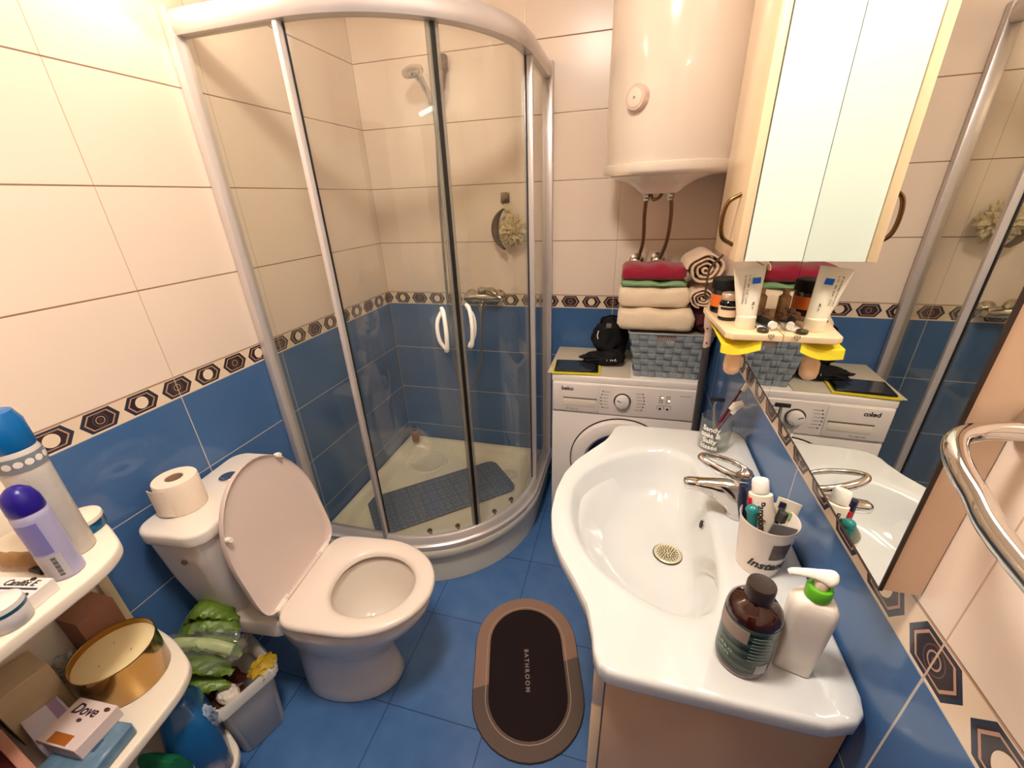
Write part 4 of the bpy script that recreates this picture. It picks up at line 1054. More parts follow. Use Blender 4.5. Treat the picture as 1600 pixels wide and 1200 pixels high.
# brown bottle
bb = thing('brown_bottle', 'dark brown bottle with green label at the near end of the basin', 'bottle', (1.458, -1.577, ZT))
q = (1.458, -1.577, 0)
bm = NB(); lathe(bm, [(.031, ZT), (.0345, ZT+.003), (.035, ZT+.008), (.035, ZT+.104), (.0335, ZT+.111), (.027, ZT+.119), (.018, ZT+.124), (.0155, ZT+.127), (.015, ZT+.132)], c=q, seg=56); obj('bottle_body', bm, mat('dark brown pet', S(46, 14, 8), .08, coat=.6), bb, smooth=50)
bm = NB(); lathe(bm, [(.0155, ZT+.129), (.0175, ZT+.131), (.0180, ZT+.150), (.0170, ZT+.153), (.0155, ZT+.1525), (0, ZT+.152)], c=q, seg=40); obj('bottle_cap', bm, mat('dark grey brown cap', S(52, 38, 34), .35), bb)
ml, nt, b = newmat('green bottle label')
g = nt.nodes.new('ShaderNodeTexCoord'); sp = nt.nodes.new('ShaderNodeSeparateXYZ'); nt.links.new(g.outputs['Object'], sp.inputs[0])
bands = (X(sp.outputs[2])*70+X(noise(9, 2))*2.2).fr()
nt.links.new(mixc((bands*2-.6).mx(0).mn(1), S(14, 20, 16), S(58, 84, 66)), b.inputs['Base Color']); b.inputs['Roughness'].default_value = .25
def cyl_patch(c, R, a0, a1, z0, z1, n=24, th=.0005):
    bm = NB(); rs = []
    for i in range(n+1):
        a = a0+(a1-a0)*i/n; rs.append([Vector((c[0]+r*math.cos(a), c[1]+r*math.sin(a), z)) for r, z in ((R, z0), (R+th, z0), (R+th, z1), (R, z1))])
    return loft(bm, rs)
D_ = math.radians
lb = obj('green_label', cyl_patch(q, .0350, D_(-215), D_(-30), ZT+.014, ZT+.100), ml, bb)
obj('pale_sticker', cyl_patch(q, .0356, D_(-195), D_(-108), ZT+.072, ZT+.096), mat('pale brown sticker', S(150, 130, 120), .5, vary=.2, vscale=60), bb)
obj('white_sticker', cyl_patch(q, .0356, D_(-78), D_(-50), ZT+.016, ZT+.034, 6), mat('grey white sticker', S(184, 176, 176), .5), bb)
M_lt = mat('pale green print', S(150, 168, 150), .5)
scribble('label_print', None, .030, .0060, M_lt, lb, 2, 3, wrap=((q[0], q[1]), .0357, D_(-150), ZT+.042))
bm = NB()
for k in range(9):
    box(bm, 0, 0, 0, 0, 0, 0) if False else None
for k in range(8):
    pb = cyl_patch(q, .0356, D_(-100), D_(-58+3*math.sin(k*2)), ZT+.088-k*.0065, ZT+.0888-k*.0065, 8, .0003)
    me_ = bpy.data.meshes.new('tmp'); pb.to_mesh(me_); pb.free(); bm.from_mesh(me_); bpy.data.meshes.remove(me_)
obj('small_print', bm, M_lt, lb)

# white pump bottle
pb_ = thing('pump_bottle', 'white pump bottle with green collar beside the brown bottle', 'bottle', (1.526, -1.571, ZT), math.radians(-14))
bm = NB(); rs = []
for z, hx, hy, r in ((0, .024, .015, .006), (.003, .026, .017, .008), (.03, .0265, .0180, .009), (.09, .029, .020, .011), (.135, .031, .0215, .014), (.150, .030, .0205, .015), (.159, .025, .018, .015), (.164, .017, .015, .013), (.165, .013, .013, .0125)):
    rs.append([Vector((x, y, z)) for x, y in rrect(0, 0, hx, hy, r)])
loft(bm, rs); obj('bottle_body', bm, mat('white hdpe', S(240, 232, 220), .3, sss=0), pb_, local=True, smooth=55)
bm = NB(); lathe(bm, [(.0165, .165), (.0168, .167), (.0168, .183), (.0155, .186), (.011, .1865), (.0105, .184), (0, .184)], seg=40); obj('green_collar', bm, mat('bright green plastic', S(98, 178, 40), .3), pb_, local=True)
bm = NB(); lathe(bm, [(.0085, .184), (.0085, .196), (.006, .199)], seg=24); obj('pump_stem', bm, mat('beige stem', S(214, 196, 176), .4), pb_, local=True)
bm = NB(); Q = bez([(.016, 0, .203), (.006, 0, .206), (-.012, .0, .205), (-.034, .0, .199), (-.041, 0, .194)], 5)
tube(bm, Q, [.006, .009, .011, .012, .0125, .012, .011, .010, .009, .008, .0075, .007, .0065, .006, .0058, .0055, .0052, .005, .0048, .0045, .004], 14, flat=.5); obj('pump_head', bm, M_plast, pb_, local=True)

for c_ in pb_.children: c_.scale = (.90, .90, .86)

# ------------------------------------------------------------------ mirror unit on the right wall
mu = thing('mirror_cabinet', 'wall mirror with cream cabinet and small shelf above the basin', 'mirror cabinet', (1.59, -1.22, 1.07))
XM = 1.577; YS = -1.086
XF = lambda y: XM+(y-YS)*.028          # the board hangs slightly askew from the wall
bm = NB(); prism(bm, [(XF(-1.604)+.003, -1.604), (W-.001, -1.604), (W-.001, -.850), (XF(-.850)+.003, -.850)], 1.072, 1.86); obj('back_board', bm, mat('cream board edge', S(236, 206, 176), .35), mu, smooth=None)
for ya, yb in ((-1.6035, YS-.0008), (YS+.0008, -.8505)):
    obj('mirror_panel', prism(NB(), [(XF(ya), ya), (XF(ya)+.003, ya), (XF(yb)+.003, yb), (XF(yb), yb)], 1.073, 1.859), M_mirror, mu, smooth=None)
bm = NB(); box(bm, XF(-1.604)-.0008, XF(-1.604)+.0035, -1.6050, -1.6035, 1.072, 1.86); prism(bm, [(XF(-1.605)-.0008, -1.605), (XF(-1.605)+.0035, -1.605), (XF(-.85)+.0035, -.85), (XF(-.85)-.0008, -.85)], 1.0705, 1.0730); obj('dark_edge', bm, mat('dark mirror edge', S(50, 36, 28), .4), mu, smooth=None)
CX = 1.457
cb = obj('cabinet_box', prism(NB(), [(CX+.019, YS), (XF(YS)-.0005, YS), (XF(-.852)-.0005, -.852), (CX+.019, -.852)], 1.368, 1.858), M_cabw, mu, smooth=None)
cd_ = obj('cabinet_door', box(NB(), CX, CX+.017, YS, -.852, 1.366, 1.858, .0025), M_peach, mu)
bm = NB(); tube(bm, bez([(CX, -1.045, 1.490), (CX-.022, -1.045, 1.475), (CX-.028, -1.045, 1.442), (CX-.022, -1.045, 1.410), (CX, -1.045, 1.395)], 6), .0042, 10); obj('door_handle', bm, mat('bronze handle', S(120, 92, 60), .25, metal=1), cd_)
bm = NB()
so = [(XF(-1.088)-.0005, -1.088), (1.482, -1.088), (1.468, -1.075), (1.455, -.90), (1.455, -.852), (XF(-.852)-.0005, -.852)]
prism(bm, so, 1.205, 1.220, .003); obj('shelf_board', bm, M_peach, mu)
# light bar over the mirror
lm = thing('mirror_light', 'slim light bar mounted over the mirror', 'lamp', (1.55, -1.33, 1.88))
obj('light_housing', box(NB(), 1.47, W-.001, -1.56, -1.12, 1.905, 1.930, .004), M_plast, lm)
obj('light_tube', box(NB(), 1.485, 1.535, -1.54, -1.14, 1.893, 1.904, .003), emis('cool tube glow', TUBE_COLOR, TUBE_STRENGTH), lm)

# shelf contents
ZS = 1.2205
t = thing('cream_tube', 'white cosmetic tube with blue square standing at the shelf front', 'tube', (1.512, -1.040, ZS))
R, d, s, o2 = tube_flat((1.4995, -1.038, ZS+.130), (1.512, -1.038, ZS+.026), .031, .020, .0015, .015, (1, 0, .12))
bm = NB(); loft(bm, R); obj('tube_body', bm, mat('white cosmetic tube', S(242, 230, 208), .3), t, smooth=60)
bm = NB(); lathe(bm, [(.0195, ZS+.0), (.0205, ZS+.003), (.0200, ZS+.026), (.018, ZS+.028)], c=(1.512, -1.038, 0), seg=32); obj('tube_cap', bm, mat('ivory cap', S(244, 226, 196), .3), t)
ft = frame_m((1.505, -1.0525, ZS+.082), (1, 0, .11), (-.11, -.08, 1))
bm = NB(); box(bm, .003, .018, .016, .028, 0, .003, 0, mtx=ft); obj('blue_square', bm, mat('blue print', S(20, 96, 190), .4), t)
scribble('tube_print', ft @ Matrix.Translation((-.006, .004, .0012)) @ Matrix.Rotation(-PI/2-.05, 4, 'Z'), .060, .0042, M_grey, t, 2, 5)
scribble('tube_mark', ft @ Matrix.Translation((.010, -.032, .002)) @ Matrix.Rotation(PI/2-.1, 4, 'Z'), .018, .0050, M_txt, t, 1, 6)
bm = NB(); c = (1.492, -.895, 0)
t = thing('orange_jar', 'black-lidded jar with orange label on the shelf under the cabinet', 'jar', (1.492, -.895, ZS))
lathe(bm, [(.029, ZS), (.031, ZS+.004), (.031, ZS+.064), (.028, ZS+.068)], c=c, seg=40); obj('jar_body', bm, M_blackp, t)
obj('orange_label', cyl_patch(c, .0311, 0, 2*PI*.999, ZS+.018, ZS+.052, 40), mat('orange label', S(222, 110, 40), .4), t)
bm = NB(); lathe(bm, [(.033, ZS+.066), (.034, ZS+.068), (.034, ZS+.092), (.031, ZS+.095), (0, ZS+.095)], c=c, seg=40); obj('jar_lid', bm, M_black, t)
for c_ in t.children: c_.scale = (1, 1, .87)
c = (1.488, -.972, 0)
t = thing('small_jar', 'small glass jar with silver lid in front of the orange jar', 'jar', (1.488, -.972, ZS))
bm = NB(); lathe(bm, [(.019, ZS), (.021, ZS+.003), (.021, ZS+.040), (.016, ZS+.045), (.0155, ZS+.048)], c=c, seg=36); obj('jar_body', bm, M_blackp, t)
obj('white_label', cyl_patch(c, .0211, 0, 2*PI*.999, ZS+.009, ZS+.034, 36), mat('cream label', S(232, 204, 170), .5), t)
obj('black_panel', cyl_patch(c, .0215, D_(-150), D_(-60), ZS+.026, ZS+.032, 12), M_txt, t)
bm = NB(); lathe(bm, [(.0185, ZS+.047), (.0190, ZS+.049), (.0190, ZS+.060), (.0175, ZS+.062), (0, ZS+.062)], c=c, seg=36); obj('jar_lid', bm, mat('pale silver lid', S(216, 192, 164), .25, metal=.5), t)
t = tag(obj('receipt', prism(NB(), [(1.534, -1.070), (1.566, -1.055), (1.566, -.985), (1.540, -.990)], ZS+.0005, ZS+.0030), mat('white paper slip', S(240, 232, 222), .6), loc=(1.55, -1.03, ZS)), 'white folded paper slip lying against the mirror on the shelf', 'paper')
t = thing('lip_balm', 'thin white-capped lip balm lying on the paper slip', 'lip balm', (1.556, -1.03, ZS+.01))
bm = NB(); tube(bm, [(1.545, -1.000, ZS+.012), (1.560, -1.052, ZS+.012)], .0078, 20); obj('balm_body', bm, M_black, t)
bm = NB(); tube(bm, [(1.5601, -1.0525, ZS+.012), (1.5625, -1.061, ZS+.012)], .0080, 20); obj('balm_cap', bm, M_plast, t)
bm = NB(); blob(bm, (1.549, -.985, ZS+.016), (.018, .022, .015), 5, .4, 5, 3); tag(obj('hair_clip', bm, mat('brown and silver clip', S(150, 110, 86), .3, vary=.5, vscale=50), loc=(1.549, -.985, ZS), smooth=25), 'crumpled brown hair clip at the back of the shelf', 'hair clip')
bm = NB(); tube(bm, [(1.556, -.955, ZS+.002), (1.556, -.955, ZS+.052), (1.556, -.955, ZS+.058), (1.556, -.955, ZS+.070)], [.013, .013, .007, .007], 20); tag(obj('perfume_bottle', bm, mat('amber perfume glass', S(206, 168, 120), .1, trans=.5), loc=(1.556, -.955, ZS)), 'small amber perfume bottle at the back of the shelf near the mirror', 'bottle')
bm = NB(); lathe(bm, [(.0105, 0), (.0115, .002), (.0115, .006), (.0095, .008), (0, .008)], c=(1.541, -1.070, ZS), seg=28); tag(obj('dark_compact', bm, mat('dark olive compact', S(66, 56, 36), .2), loc=(1.541, -1.07, ZS)), 'dark round compact at the shelf edge beside the white tube', 'compact')
bm = NB(); pts = []
for i in range(28):
    a = 2*PI*i/28; pts.append(Vector((1.553+.0006*16*math.sin(a)**3*.55, -1.0905, 1.2165+.0006*.62*(13*math.cos(a)-5*math.cos(2*a)-2*math.cos(3*a)-math.cos(4*a)))))
tube(bm, pts, .0009, 8, closed=True); tag(obj('heart_ring', bm, M_chr2, loc=(1.553, -1.0905, 1.20)), 'tiny silver heart-shaped ring hanging on the shelf front edge', 'ring')
# yellow sponge cloth and bracket under the shelf
bm = NB(); rs = []
for i in range(13):
    f = i/12; x = 1.462+.078*f; z = 1.193-.010*math.sin(f*PI*1.1)+.006*f
    rs.append([Vector((x, -1.082+.010*math.sin(f*3), z)), Vector((x, -.88, z+.008)), Vector((x, -.88, z+.0105)), Vector((x, -1.082+.010*math.sin(f*3), z+.003)), Vector((x, -1.0855+.010*math.sin(f*3), z+.0025)), Vector((x, -1.089+.010*math.sin(f*3), z-.017)), Vector((x, -1.0865+.010*math.sin(f*3), z-.017))])
loft(bm, rs); tag(obj('yellow_cloth', bm, mat('yellow sponge cloth', S(246, 222, 50), .8, bmp=.4, bscale=150), loc=(1.51, -.98, 1.18)), 'bright yellow cloth tucked under the mirror shelf', 'cloth')
bm = NB(); rs = []
for z, hx, hy, x in ((1.180, .012, .016, 1.503), (1.162, .012, .014, 1.503), (1.152, .016, .017, 1.501), (1.130, .017, .018, 1.501), (1.118, .015, .016, 1.501), (1.112, .009, .010, 1.501)):
    rs.append([Vector((a, b_, z)) for a, b_ in rrect(x, -1.045, hx, hy, min(hx, hy)*.7)])
loft(bm, rs); br = tag(obj('shelf_bracket', bm, mat('peach plastic bracket', S(238, 190, 150), .35), loc=(1.545, -1.035, 1.17), smooth=60), 'peach plastic peg hanging below the yellow cloth at the mirror', 'peg')

# ------------------------------------------------------------------ towel rail at the right
t = thing('towel_rail', 'thick chrome towel rail on the wall right of the mirror', 'towel rail', (W, -1.75, 1.3))
P_ = bez([(1.598, -1.632, 1.302), (1.565, -1.634, 1.302), (1.535, -1.650, 1.301), (1.518, -1.678, 1.298), (1.508, -1.72, 1.292), (1.500, -1.80, 1.280), (1.500, -2.10, 1.26), (1.520, -2.16, 1.26), (1.56, -2.18, 1.26), (1.598, -2.185, 1.26)], 8)
bm = NB(); tube(bm, P_, .0085, 20); obj('rail_tube', bm, M_chrome, t)
bm = NB(); lathe(bm, [(.022, 0), (.022, .004), (.012, .008)], mtx=Matrix.Rotation(-PI/2, 4, 'Y'), c=(W-.001, -1.628, 1.302)); obj('wall_flange', bm, M_chrome, t); bm = NB(); lathe(bm, [(.022, 0), (.022, .004), (.012, .008)], mtx=Matrix.Rotation(-PI/2, 4, 'Y'), c=(W-.001, -2.185, 1.26)); obj('wall_flange', bm, M_chrome, t)

# ------------------------------------------------------------------ bath mat
ang = math.atan2(-.549, .148)                      # long axis
bmv = thing('bath_mat', 'dark oval bath mat with brown rim and BATHROOM lettering', 'bath mat', (1.012, -1.127, FZ), ang)
def caps(hx, hy, n=18):
    r = hy; return [((hx-r)*(1 if k == 0 else -1)+r*math.cos(-PI/2+PI*(k+i/n)), r*math.sin(-PI/2+PI*(k+i/n))) for k in (0, 1) for i in range(n+1)]
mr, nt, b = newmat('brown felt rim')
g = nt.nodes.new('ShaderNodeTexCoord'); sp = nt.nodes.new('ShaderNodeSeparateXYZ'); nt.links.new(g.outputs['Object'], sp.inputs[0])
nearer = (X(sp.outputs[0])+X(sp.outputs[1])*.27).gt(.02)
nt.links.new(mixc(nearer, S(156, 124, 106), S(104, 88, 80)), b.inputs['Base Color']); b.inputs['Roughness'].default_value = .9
bump(b, noise(400, 2), .3, .001)
HXM, HYM = .285, .190
bm = NB(); prism(bm, caps(HXM+.002, HYM+.002), .0005, .004, .001); obj('rubber_base', bm, M_black, bmv, local=True)
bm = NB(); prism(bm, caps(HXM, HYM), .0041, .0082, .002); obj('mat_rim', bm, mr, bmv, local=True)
bm = NB(); prism(bm, caps(HXM-.054, HYM-.054), .0083, .0095, .0008); obj('mat_centre', bm, mat('dark plum felt', S(30, 16, 18), .95, bmp=.3, bscale=300), bmv, local=True)
bm = NB(); tube(bm, [Vector((x, y, .0083)) for x, y in caps(HXM-.044, HYM-.044)], .0012, 6, closed=True); obj('stitch_line', bm, mat('tan piping', S(200, 170, 146), .7), bmv, local=True)
me = text_mesh('BATHROOM', .021, space=1.45, bold=.0006); me.transform(Matrix.Translation((.012, -.0, .0096)))
obj('lettering', me, mat('grey lettering', S(150, 134, 128), .6), bmv, local=True, smooth=None)

# ------------------------------------------------------------------ white shelf stand on the left
sh = thing('shelf_stand', 'white plastic shelf stand with rounded tiers against the left wall', 'shelf', (.16, -1.85, FZ))
def tier_out():
    P = [(.012, -2.22), (.325, -2.22), (.345, -2.10), (.352, -1.95), (.343, -1.84), (.335, -1.76), (.326, -1.70), (.310, -1.660), (.285, -1.632), (.24, -1.612), (.18, -1.592), (.10, -1.578), (.012, -1.572)]
    Q = bez([(x, y, 0) for x, y in P[1:]], 4); return [(P[0][0], P[0][1])]+[(p.x, p.y) for p in Q]
TO = tier_out()
M_sh = mat('shiny white plastic', S(244, 232, 214), .25)
for z in (.865, .470, .085):
    bm = NB(); prism(bm, TO, z-.004, z+.024, .006)
    obj('tier', bm, M_sh, sh, smooth=50)
bm = NB(); box(bm, .002, .011, -2.22, -1.572, FZ+.002, 1.0, .002); obj('back_panel', bm, M_sh, sh)
bm = NB(); box(bm, .012, .030, -1.60, -1.576, FZ+.002, .865, .004); obj('post', bm, mat('aged cream plastic', S(206, 190, 156), .4), sh)
bm = NB(); box(bm, .012, .030, -2.215, -2.19, FZ+.002, .865, .004); obj('post', bm, M_sh, sh)
bm = NB(); box(bm, .30, .32, -2.215, -2.195, FZ+.002, .865, .004); obj('post', bm, M_sh, sh)

ZA = .8892
# tall bottle with blue cap
t = thing('tall_bottle', 'tall white bottle with blue cap behind the purple deodorant', 'bottle', (.235, -1.665, ZA))
c = (.222, -1.668, 0)
bm = NB(); lathe(bm, [(.028, ZA), (.031, ZA+.004), (.033, ZA+.20), (.033, ZA+.235), (.030, ZA+.243)], c=c, seg=40); obj('bottle_body', bm, mat('translucent white', S(214, 208, 202), .3, vary=.15, vscale=40, bmp=.4, bscale=30, bdist=.005), t)
obj('grey_band', cyl_patch(c, .0342, 0, 2*PI*.999, ZA+.205, ZA+.232, 40), mat('silver band', S(132, 138, 146), .35), t)
bm = NB()
for k in range(12):
    a = D_(-100+k*24); lathe(bm, [(.0062, 0), (.0062, .0004), (.005, .0005), (0, .0005)], mtx=Matrix.Translation((c[0]+.0347*math.cos(a), c[1]+.0347*math.sin(a), ZA+.219)) @ Matrix.Rotation(a, 4, 'Z') @ Matrix.Rotation(PI/2, 4, 'Y'), seg=16)
obj('white_dot', bm, M_plast, t)
bm = NB(); lathe(bm, [(.031, ZA+.241), (.0325, ZA+.244), (.0325, ZA+.29), (.026, ZA+.31), (0, ZA+.315)], c=c, seg=40); obj('blue_cap', bm, mat('bright blue plastic', S(14, 104, 176), .25), t)
# deodorant
t = thing('deodorant_can', 'lavender deodorant can with domed dark blue cap', 'deodorant', (.272, -1.712, ZA))
c = (.272, -1.712, 0)
bm = NB(); lathe(bm, [(.023, ZA), (.0255, ZA+.002), (.0255, ZA+.135), (.0245, ZA+.145), (.020, ZA+.150)], c=c, seg=48); obj('can_body', bm, mat('lavender lacquer', S(176, 172, 206), .25), t)
obj('label_block', cyl_patch(c, .0257, D_(-95), D_(-20), ZA+.065, ZA+.130, 20), mat('violet label', S(126, 122, 186), .35), t)
obj('grey_label', cyl_patch(c, .0257, D_(-120), D_(-10), ZA+.006, ZA+.058, 20), mat('grey label', S(190, 186, 192), .4, vary=.1, vscale=90), t)
bm = NB()
for k in range(14):
    z0 = ZA+.012+k*.0031; pp = cyl_patch(c, .0262, D_(-42), D_(-28), z0, z0+(.0012 if k % 3 else .0020), 4, .0003); m_ = bpy.data.meshes.new('q'); pp.to_mesh(m_); pp.free(); bm.from_mesh(m_)
obj('barcode_lines', bm, M_txt, t)
bm = NB(); lathe(bm, [(.0245, ZA+.148), (.0250, ZA+.151), (.0240, ZA+.170), (.019, ZA+.186), (.010, ZA+.195), (0, ZA+.198)], c=c, seg=40); obj('dome_cap', bm, mat('deep blue purple plastic', S(36, 22, 134), .3), t)
# blue rimmed round dish
t = thing('cream_tin', 'round cream tin with white lid and blue rim at the shelf corner', 'tin', (.195, -1.638, ZA))
c = (.190, -1.640, 0)
bm = NB(); lathe(bm, [(.038, ZA), (.040, ZA+.003), (.040, ZA+.022), (.038, ZA+.024)], c=(.168, -1.624, 0), seg=44); 
obj('tin_base', bm, mat('metallic blue', S(16, 92, 140), .2, metal=.5), t)
bm = NB(); lathe(bm, [(.0405, ZA+.0225), (.0415, ZA+.025), (.040, ZA+.032), (.030, ZA+.036), (0, ZA+.037)], c=(.168, -1.624, 0), seg=44); obj('tin_lid', bm, mat('pearl white lid', S(240, 226, 206), .25), t)
# carton with printing
t = thing('medicine_box', 'white medicine carton with dark printing left on the top tier', 'box', (.28, -1.78, ZA))
mb = AR(.268, -1.775, math.radians(12))
bm = NB(); box(bm, -.055, .045, -.022, .022, ZA, ZA+.028, .001, 1, mtx=mb); obj('carton', bm, mat('white carton', S(236, 228, 222), .5), t)
ft = frame_m(mb @ Vector((0, 0, ZA+.0285)), mb.to_3x3() @ Vector((1, 0, 0)), mb.to_3x3() @ Vector((0, 1, 0)))
text('box_print', 'Canifix E', .017, ft @ Matrix.Translation((-.002, .009, 0)), M_txt, t, shear=.2, bold=.0002)
bm = NB(); box(bm, -.052, .042, -.004, -.0005, -.001, .0004, 0, mtx=ft); obj('purple_bar', bm, mat('purple print', S(50, 26, 80), .5), t)
bm = NB(); blob(bm, ft @ Vector((.034, -.014, 0)), (.006, .004, .0012), 1, .1); blob(bm, ft @ Vector((.012, .018, 0)), (.006, .004, .0012), 1, .1); obj('logo_print', bm, M_txt, t)
text('box_print', 'Co', .012, ft @ Matrix.Translation((.024, -.014, 0)), M_txt, t, shear=.2)
# round jar
t = thing('face_cream_jar', 'round grey-white jar with teal rim at the front of the top tier', 'jar', (.315, -1.815, ZA))
c = (.309, -1.812, 0)
bm = NB(); lathe(bm, [(.024, ZA), (.027, ZA+.004), (.028, ZA+.030), (.026, ZA+.033)], c=c, seg=36); obj('jar_body', bm, mat('pearl grey', S(206, 202, 204), .2), t)
bm = NB(); lathe(bm, [(.0285, ZA+.032), (.0290, ZA+.034), (.0288, ZA+.038)], c=c, seg=36); obj('teal_ring', bm, mat('teal ring', S(20, 84, 110), .3), t)
bm = NB(); lathe(bm, [(.0285, ZA+.038), (.0280, ZA+.047), (.024, ZA+.050), (0, ZA+.051)], c=c, seg=36); obj('jar_lid', bm, mat('pearl white', S(232, 226, 220), .25), t)
# wooden brush
t = thing('wooden_brush', 'brown wooden hairbrush lying behind the carton', 'brush', (.20, -1.72, ZA))
bm = NB(); P_ = bez([(.12, -1.735, ZA+.022), (.16, -1.730, ZA+.020), (.20, -1.720, ZA+.018), (.235, -1.712, ZA+.014)], 5); tube(bm, P_, [.012]*4+[.015]*4+[.016]*4+[.010]*4, 14, flat=.6); obj('brush_handle', bm, mat('brown wood', S(150, 112, 66), .4, vary=.4, vscale=40), t)
bm = NB(); box(bm, .20, .235, -1.732, -1.722, ZA, ZA+.012, .002); obj('brush_bristles', bm, M_black, t)

ZB = .4943
# candle
t = thing('candle_tin', 'wide gold tin with cream candle wax on the middle tier', 'candle', (.185, -1.705, ZB))
mc = Matrix.Translation((.178, -1.692, ZB)) @ Matrix.Diagonal((.93, .93, 1, 1)) @ Matrix.Rotation(math.radians(5), 4, 'X')
mc = Matrix.Translation((.178, -1.692, ZB)) @ Matrix.Diagonal((.93, .93, 1, 1))
M_gold = mat('polished gold metal', S(176, 136, 74), .12, metal=1)
bm = NB(); lathe(bm, [(.082, .0), (.0845, .003), (.0845, .098), (.0855, .100), (.0850, .102), (.0835, .101), (.0832, .088), (.0830, .02), (0, .018)], mtx=mc, seg=64); obj('gold_tin', bm, M_gold, t, smooth=50)
bm = NB(); lathe(bm, [(.0828, .03), (.0828, .086), (.080, .087), (0, .0875)], mtx=mc, seg=56, cap0=False); obj('wax', bm, mat('cream wax', S(246, 224, 172), .45, vary=.04, vscale=40), t)
bm = NB()
for a in (0.5, 2.6, 4.7): tube(bm, [mc @ Vector((.035*math.cos(a), .035*math.sin(a), .087)), mc @ Vector((.035*math.cos(a)+.002, .035*math.sin(a), .092))], .0012, 6)
obj('wick', bm, mat('pale wick', S(210, 180, 130), .8), t)
# soap box stack
def card(name, label, cat, cx, cy, a, hx, hy, z0, z1, m, bev=.0015):
    t = thing(name, label, cat, (cx, cy, z0)); mtx = AR(cx, cy, a)
    bm = NB(); box(bm, -hx, hx, -hy, hy, z0, z1, bev, 1, mtx=mtx); obj('box_body', bm, m, t)
    ft = frame_m(mtx @ Vector((0, 0, z1+.0003)), mtx.to_3x3() @ Vector((1, 0, 0)), mtx.to_3x3() @ Vector((0, 1, 0)))
    return t, ft
t, ft = card('blue_package', 'blue foil wet wipe package under the soap carton', 'package', .268, -1.830, D_(8), .058, .048, ZB+.0005, ZB+.034, mat('blue grey foil', S(110, 142, 168), .2, vary=.35, vscale=60, bmp=.4, bscale=40, bdist=.004), .004)
bm = NB(); box(bm, -.03, .03, -.008, .014, -.001, .0006, 0, mtx=ft); obj('package_print', bm, mat('navy pattern', S(60, 86, 116), .3), t)
t, ft = card('soap_carton', 'white soap carton with orange panel lying on the blue package', 'soap box', .240, -1.812, D_(4), .050, .041, ZB+.0345, ZB+.068, mat('white pink carton', S(232, 212, 206), .45))
text('carton_print', 'Dove', .027, ft @ Matrix.Translation((-.008, .021, 0)), mat('navy brown print', S(60, 36, 46), .5), t, shear=.3, bold=.0005)
bm = NB(); box(bm, -.026, .022, -.038, -.020, -.001, .0005, 0, mtx=ft); obj('orange_panel', bm, mat('copper orange', S(176, 100, 36), .4), t)
bm = NB(); blob(bm, ft @ Vector((-.002, .004, 0)), (.006, .0035, .0008), 0, .1); blob(bm, ft @ Vector((.036, .030, 0)), (.007, .004, .0008), 0, .1); obj('bird_mark', bm, mat('brown mark', S(90, 56, 50), .5), t)
t, ft = card('purple_carton', 'white and lilac soap carton partly under the white one', 'soap box', .165, -1.822, D_(-12), .048, .030, ZB+.0005, ZB+.060, mat('white lilac carton', S(228, 220, 234), .45))
bm = NB(); box(bm, -.046, .046, .010, .026, -.001, .0005, 0, mtx=ft); obj('lilac_stripe', bm, mat('lilac', S(178, 152, 190), .45), t)
t, ft = card('linen_box', 'tall beige textured carton at the left of the middle tier', 'box', .075, -1.805, D_(-6), .042, .045, ZB+.0005, ZB+.140, mat('beige textured paper', S(206, 182, 146), .8, vary=.2, vscale=20, bmp=.5, bscale=40, bdist=.004))
bm = NB(); box(bm, .014, .088, -1.690, -1.612, ZB+.0005, ZB+.150, .002); tag(obj('cardboard_box', bm, mat('pinkish brown cardboard', S(150, 104, 84), .8), loc=(.07, -1.62, ZB)), 'plain brown cardboard box at the back of the middle tier', 'box')
bm = NB(); blob(bm, (.052, -1.725, ZB+.036), (.032, .024, .035), 7, .25, 3, 4); tag(obj('plastic_bag', bm, thin_glass('crinkled clear film', (.9, .9, .88, 1), .5), loc=(.06, -1.705, ZB), smooth=20), 'crinkled clear plastic bag behind the gold candle tin', 'bag')
# dark red box at the front
t = thing('dark_red_case', 'dark red case with a pale pink edge at the lower left corner', 'case', (.25, -1.95, ZB))
bm = NB(); prism(bm, [(.05, -1.858), (.333, -1.906), (.328, -2.05), (.05, -2.05)], ZB+.0005, ZB+.118, .002); obj('case_body', bm, mat('dark red leather', S(74, 10, 8), .5), t)
bm = NB(); prism(bm, [(.048, -1.850), (.336, -1.899), (.336, -1.914), (.048, -1.866)], ZB+.1185, ZB+.127, .002); obj('case_edge', bm, mat('pinkish wood edge', S(190, 136, 116), .5), t)

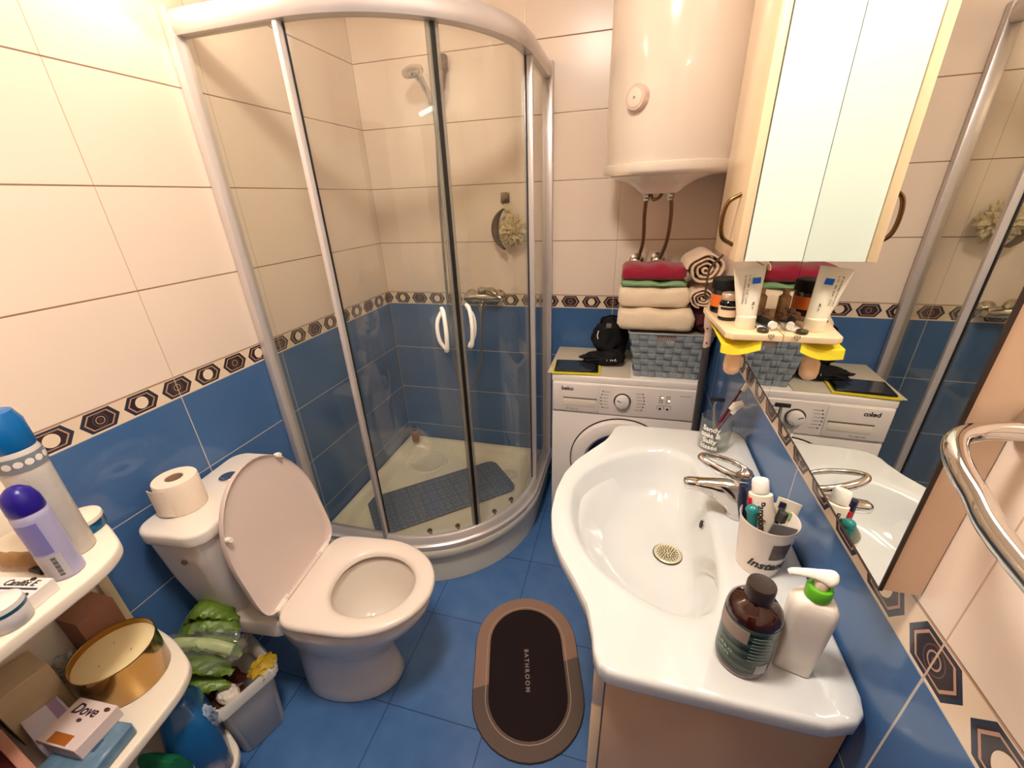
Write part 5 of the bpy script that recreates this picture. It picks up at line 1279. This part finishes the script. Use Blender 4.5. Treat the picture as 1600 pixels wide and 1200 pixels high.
ZCc = .1092
t = thing('blue_bottle', 'large dark blue detergent bottle on the bottom tier', 'bottle', (.235, -1.70, ZCc))
bm = NB(); rs = []
for z, hx, hy in ((0, .075, .045), (.005, .080, .050), (.12, .082, .052), (.20, .075, .048), (.235, .055, .040), (.255, .03, .03), (.27, .022, .022)):
    rs.append([Vector((x, y, ZCc+z)) for x, y in rrect(.225, -1.672, hx, hy, min(hx, hy)*.6, 6, D_(-30))])
loft(bm, rs); obj('bottle_body', bm, mat('glossy blue plastic', S(28, 92, 150), .2, vary=.15, vscale=10), t, smooth=60)
bm = NB(); lathe(bm, [(.024, .268), (.026, .27), (.026, .30), (.022, .305), (0, .305)], c=(.225, -1.672, ZCc), seg=30); obj('bottle_cap', bm, mat('cap blue', S(20, 60, 130), .3), t)
bm = NB(); blob(bm, (.284, -1.650, ZCc+.195), (.020, .014, .03), 4, .25, 4, 3); obj('silver_sticker', bm, mat('silver blue print', S(150, 168, 190), .3, vary=.6, vscale=80), t)
t = thing('washing_pack', 'green and white laundry pack in front of the blue bottle', 'package', (.285, -1.80, ZCc))
bm = NB(); rs = []
for z, hx, hy in ((0, .050, .030), (.01, .052, .034), (0, .050, .026), (.01, .052, .029), (.18, .050, .027), (.225, .046, .018), (.24, .044, .006)):
    rs.append([Vector((x, y, ZCc+z)) for x, y in rrect(.282, -1.768, hx, hy, min(hx, hy)*.6, 6, D_(10))])
loft(bm, rs)
mg_, nt, b = newmat('green white printed film')
g = nt.nodes.new('ShaderNodeTexCoord'); sp = nt.nodes.new('ShaderNodeSeparateXYZ'); nt.links.new(g.outputs['Object'], sp.inputs[0])
sv = X(sp.outputs[2])*1.0+X(sp.outputs[0])*.9+X(noise(7, 1))*.02
col = mixc(sv.gt(.205), S(230, 220, 214), S(16, 96, 56)); col = mixc(sv.gt(.17)*sv.lt(.195), col, S(120, 20, 50))
nt.links.new(col, b.inputs['Base Color']); b.inputs['Roughness'].default_value = .3
obj('pack_body', bm, mg_, t, smooth=60)
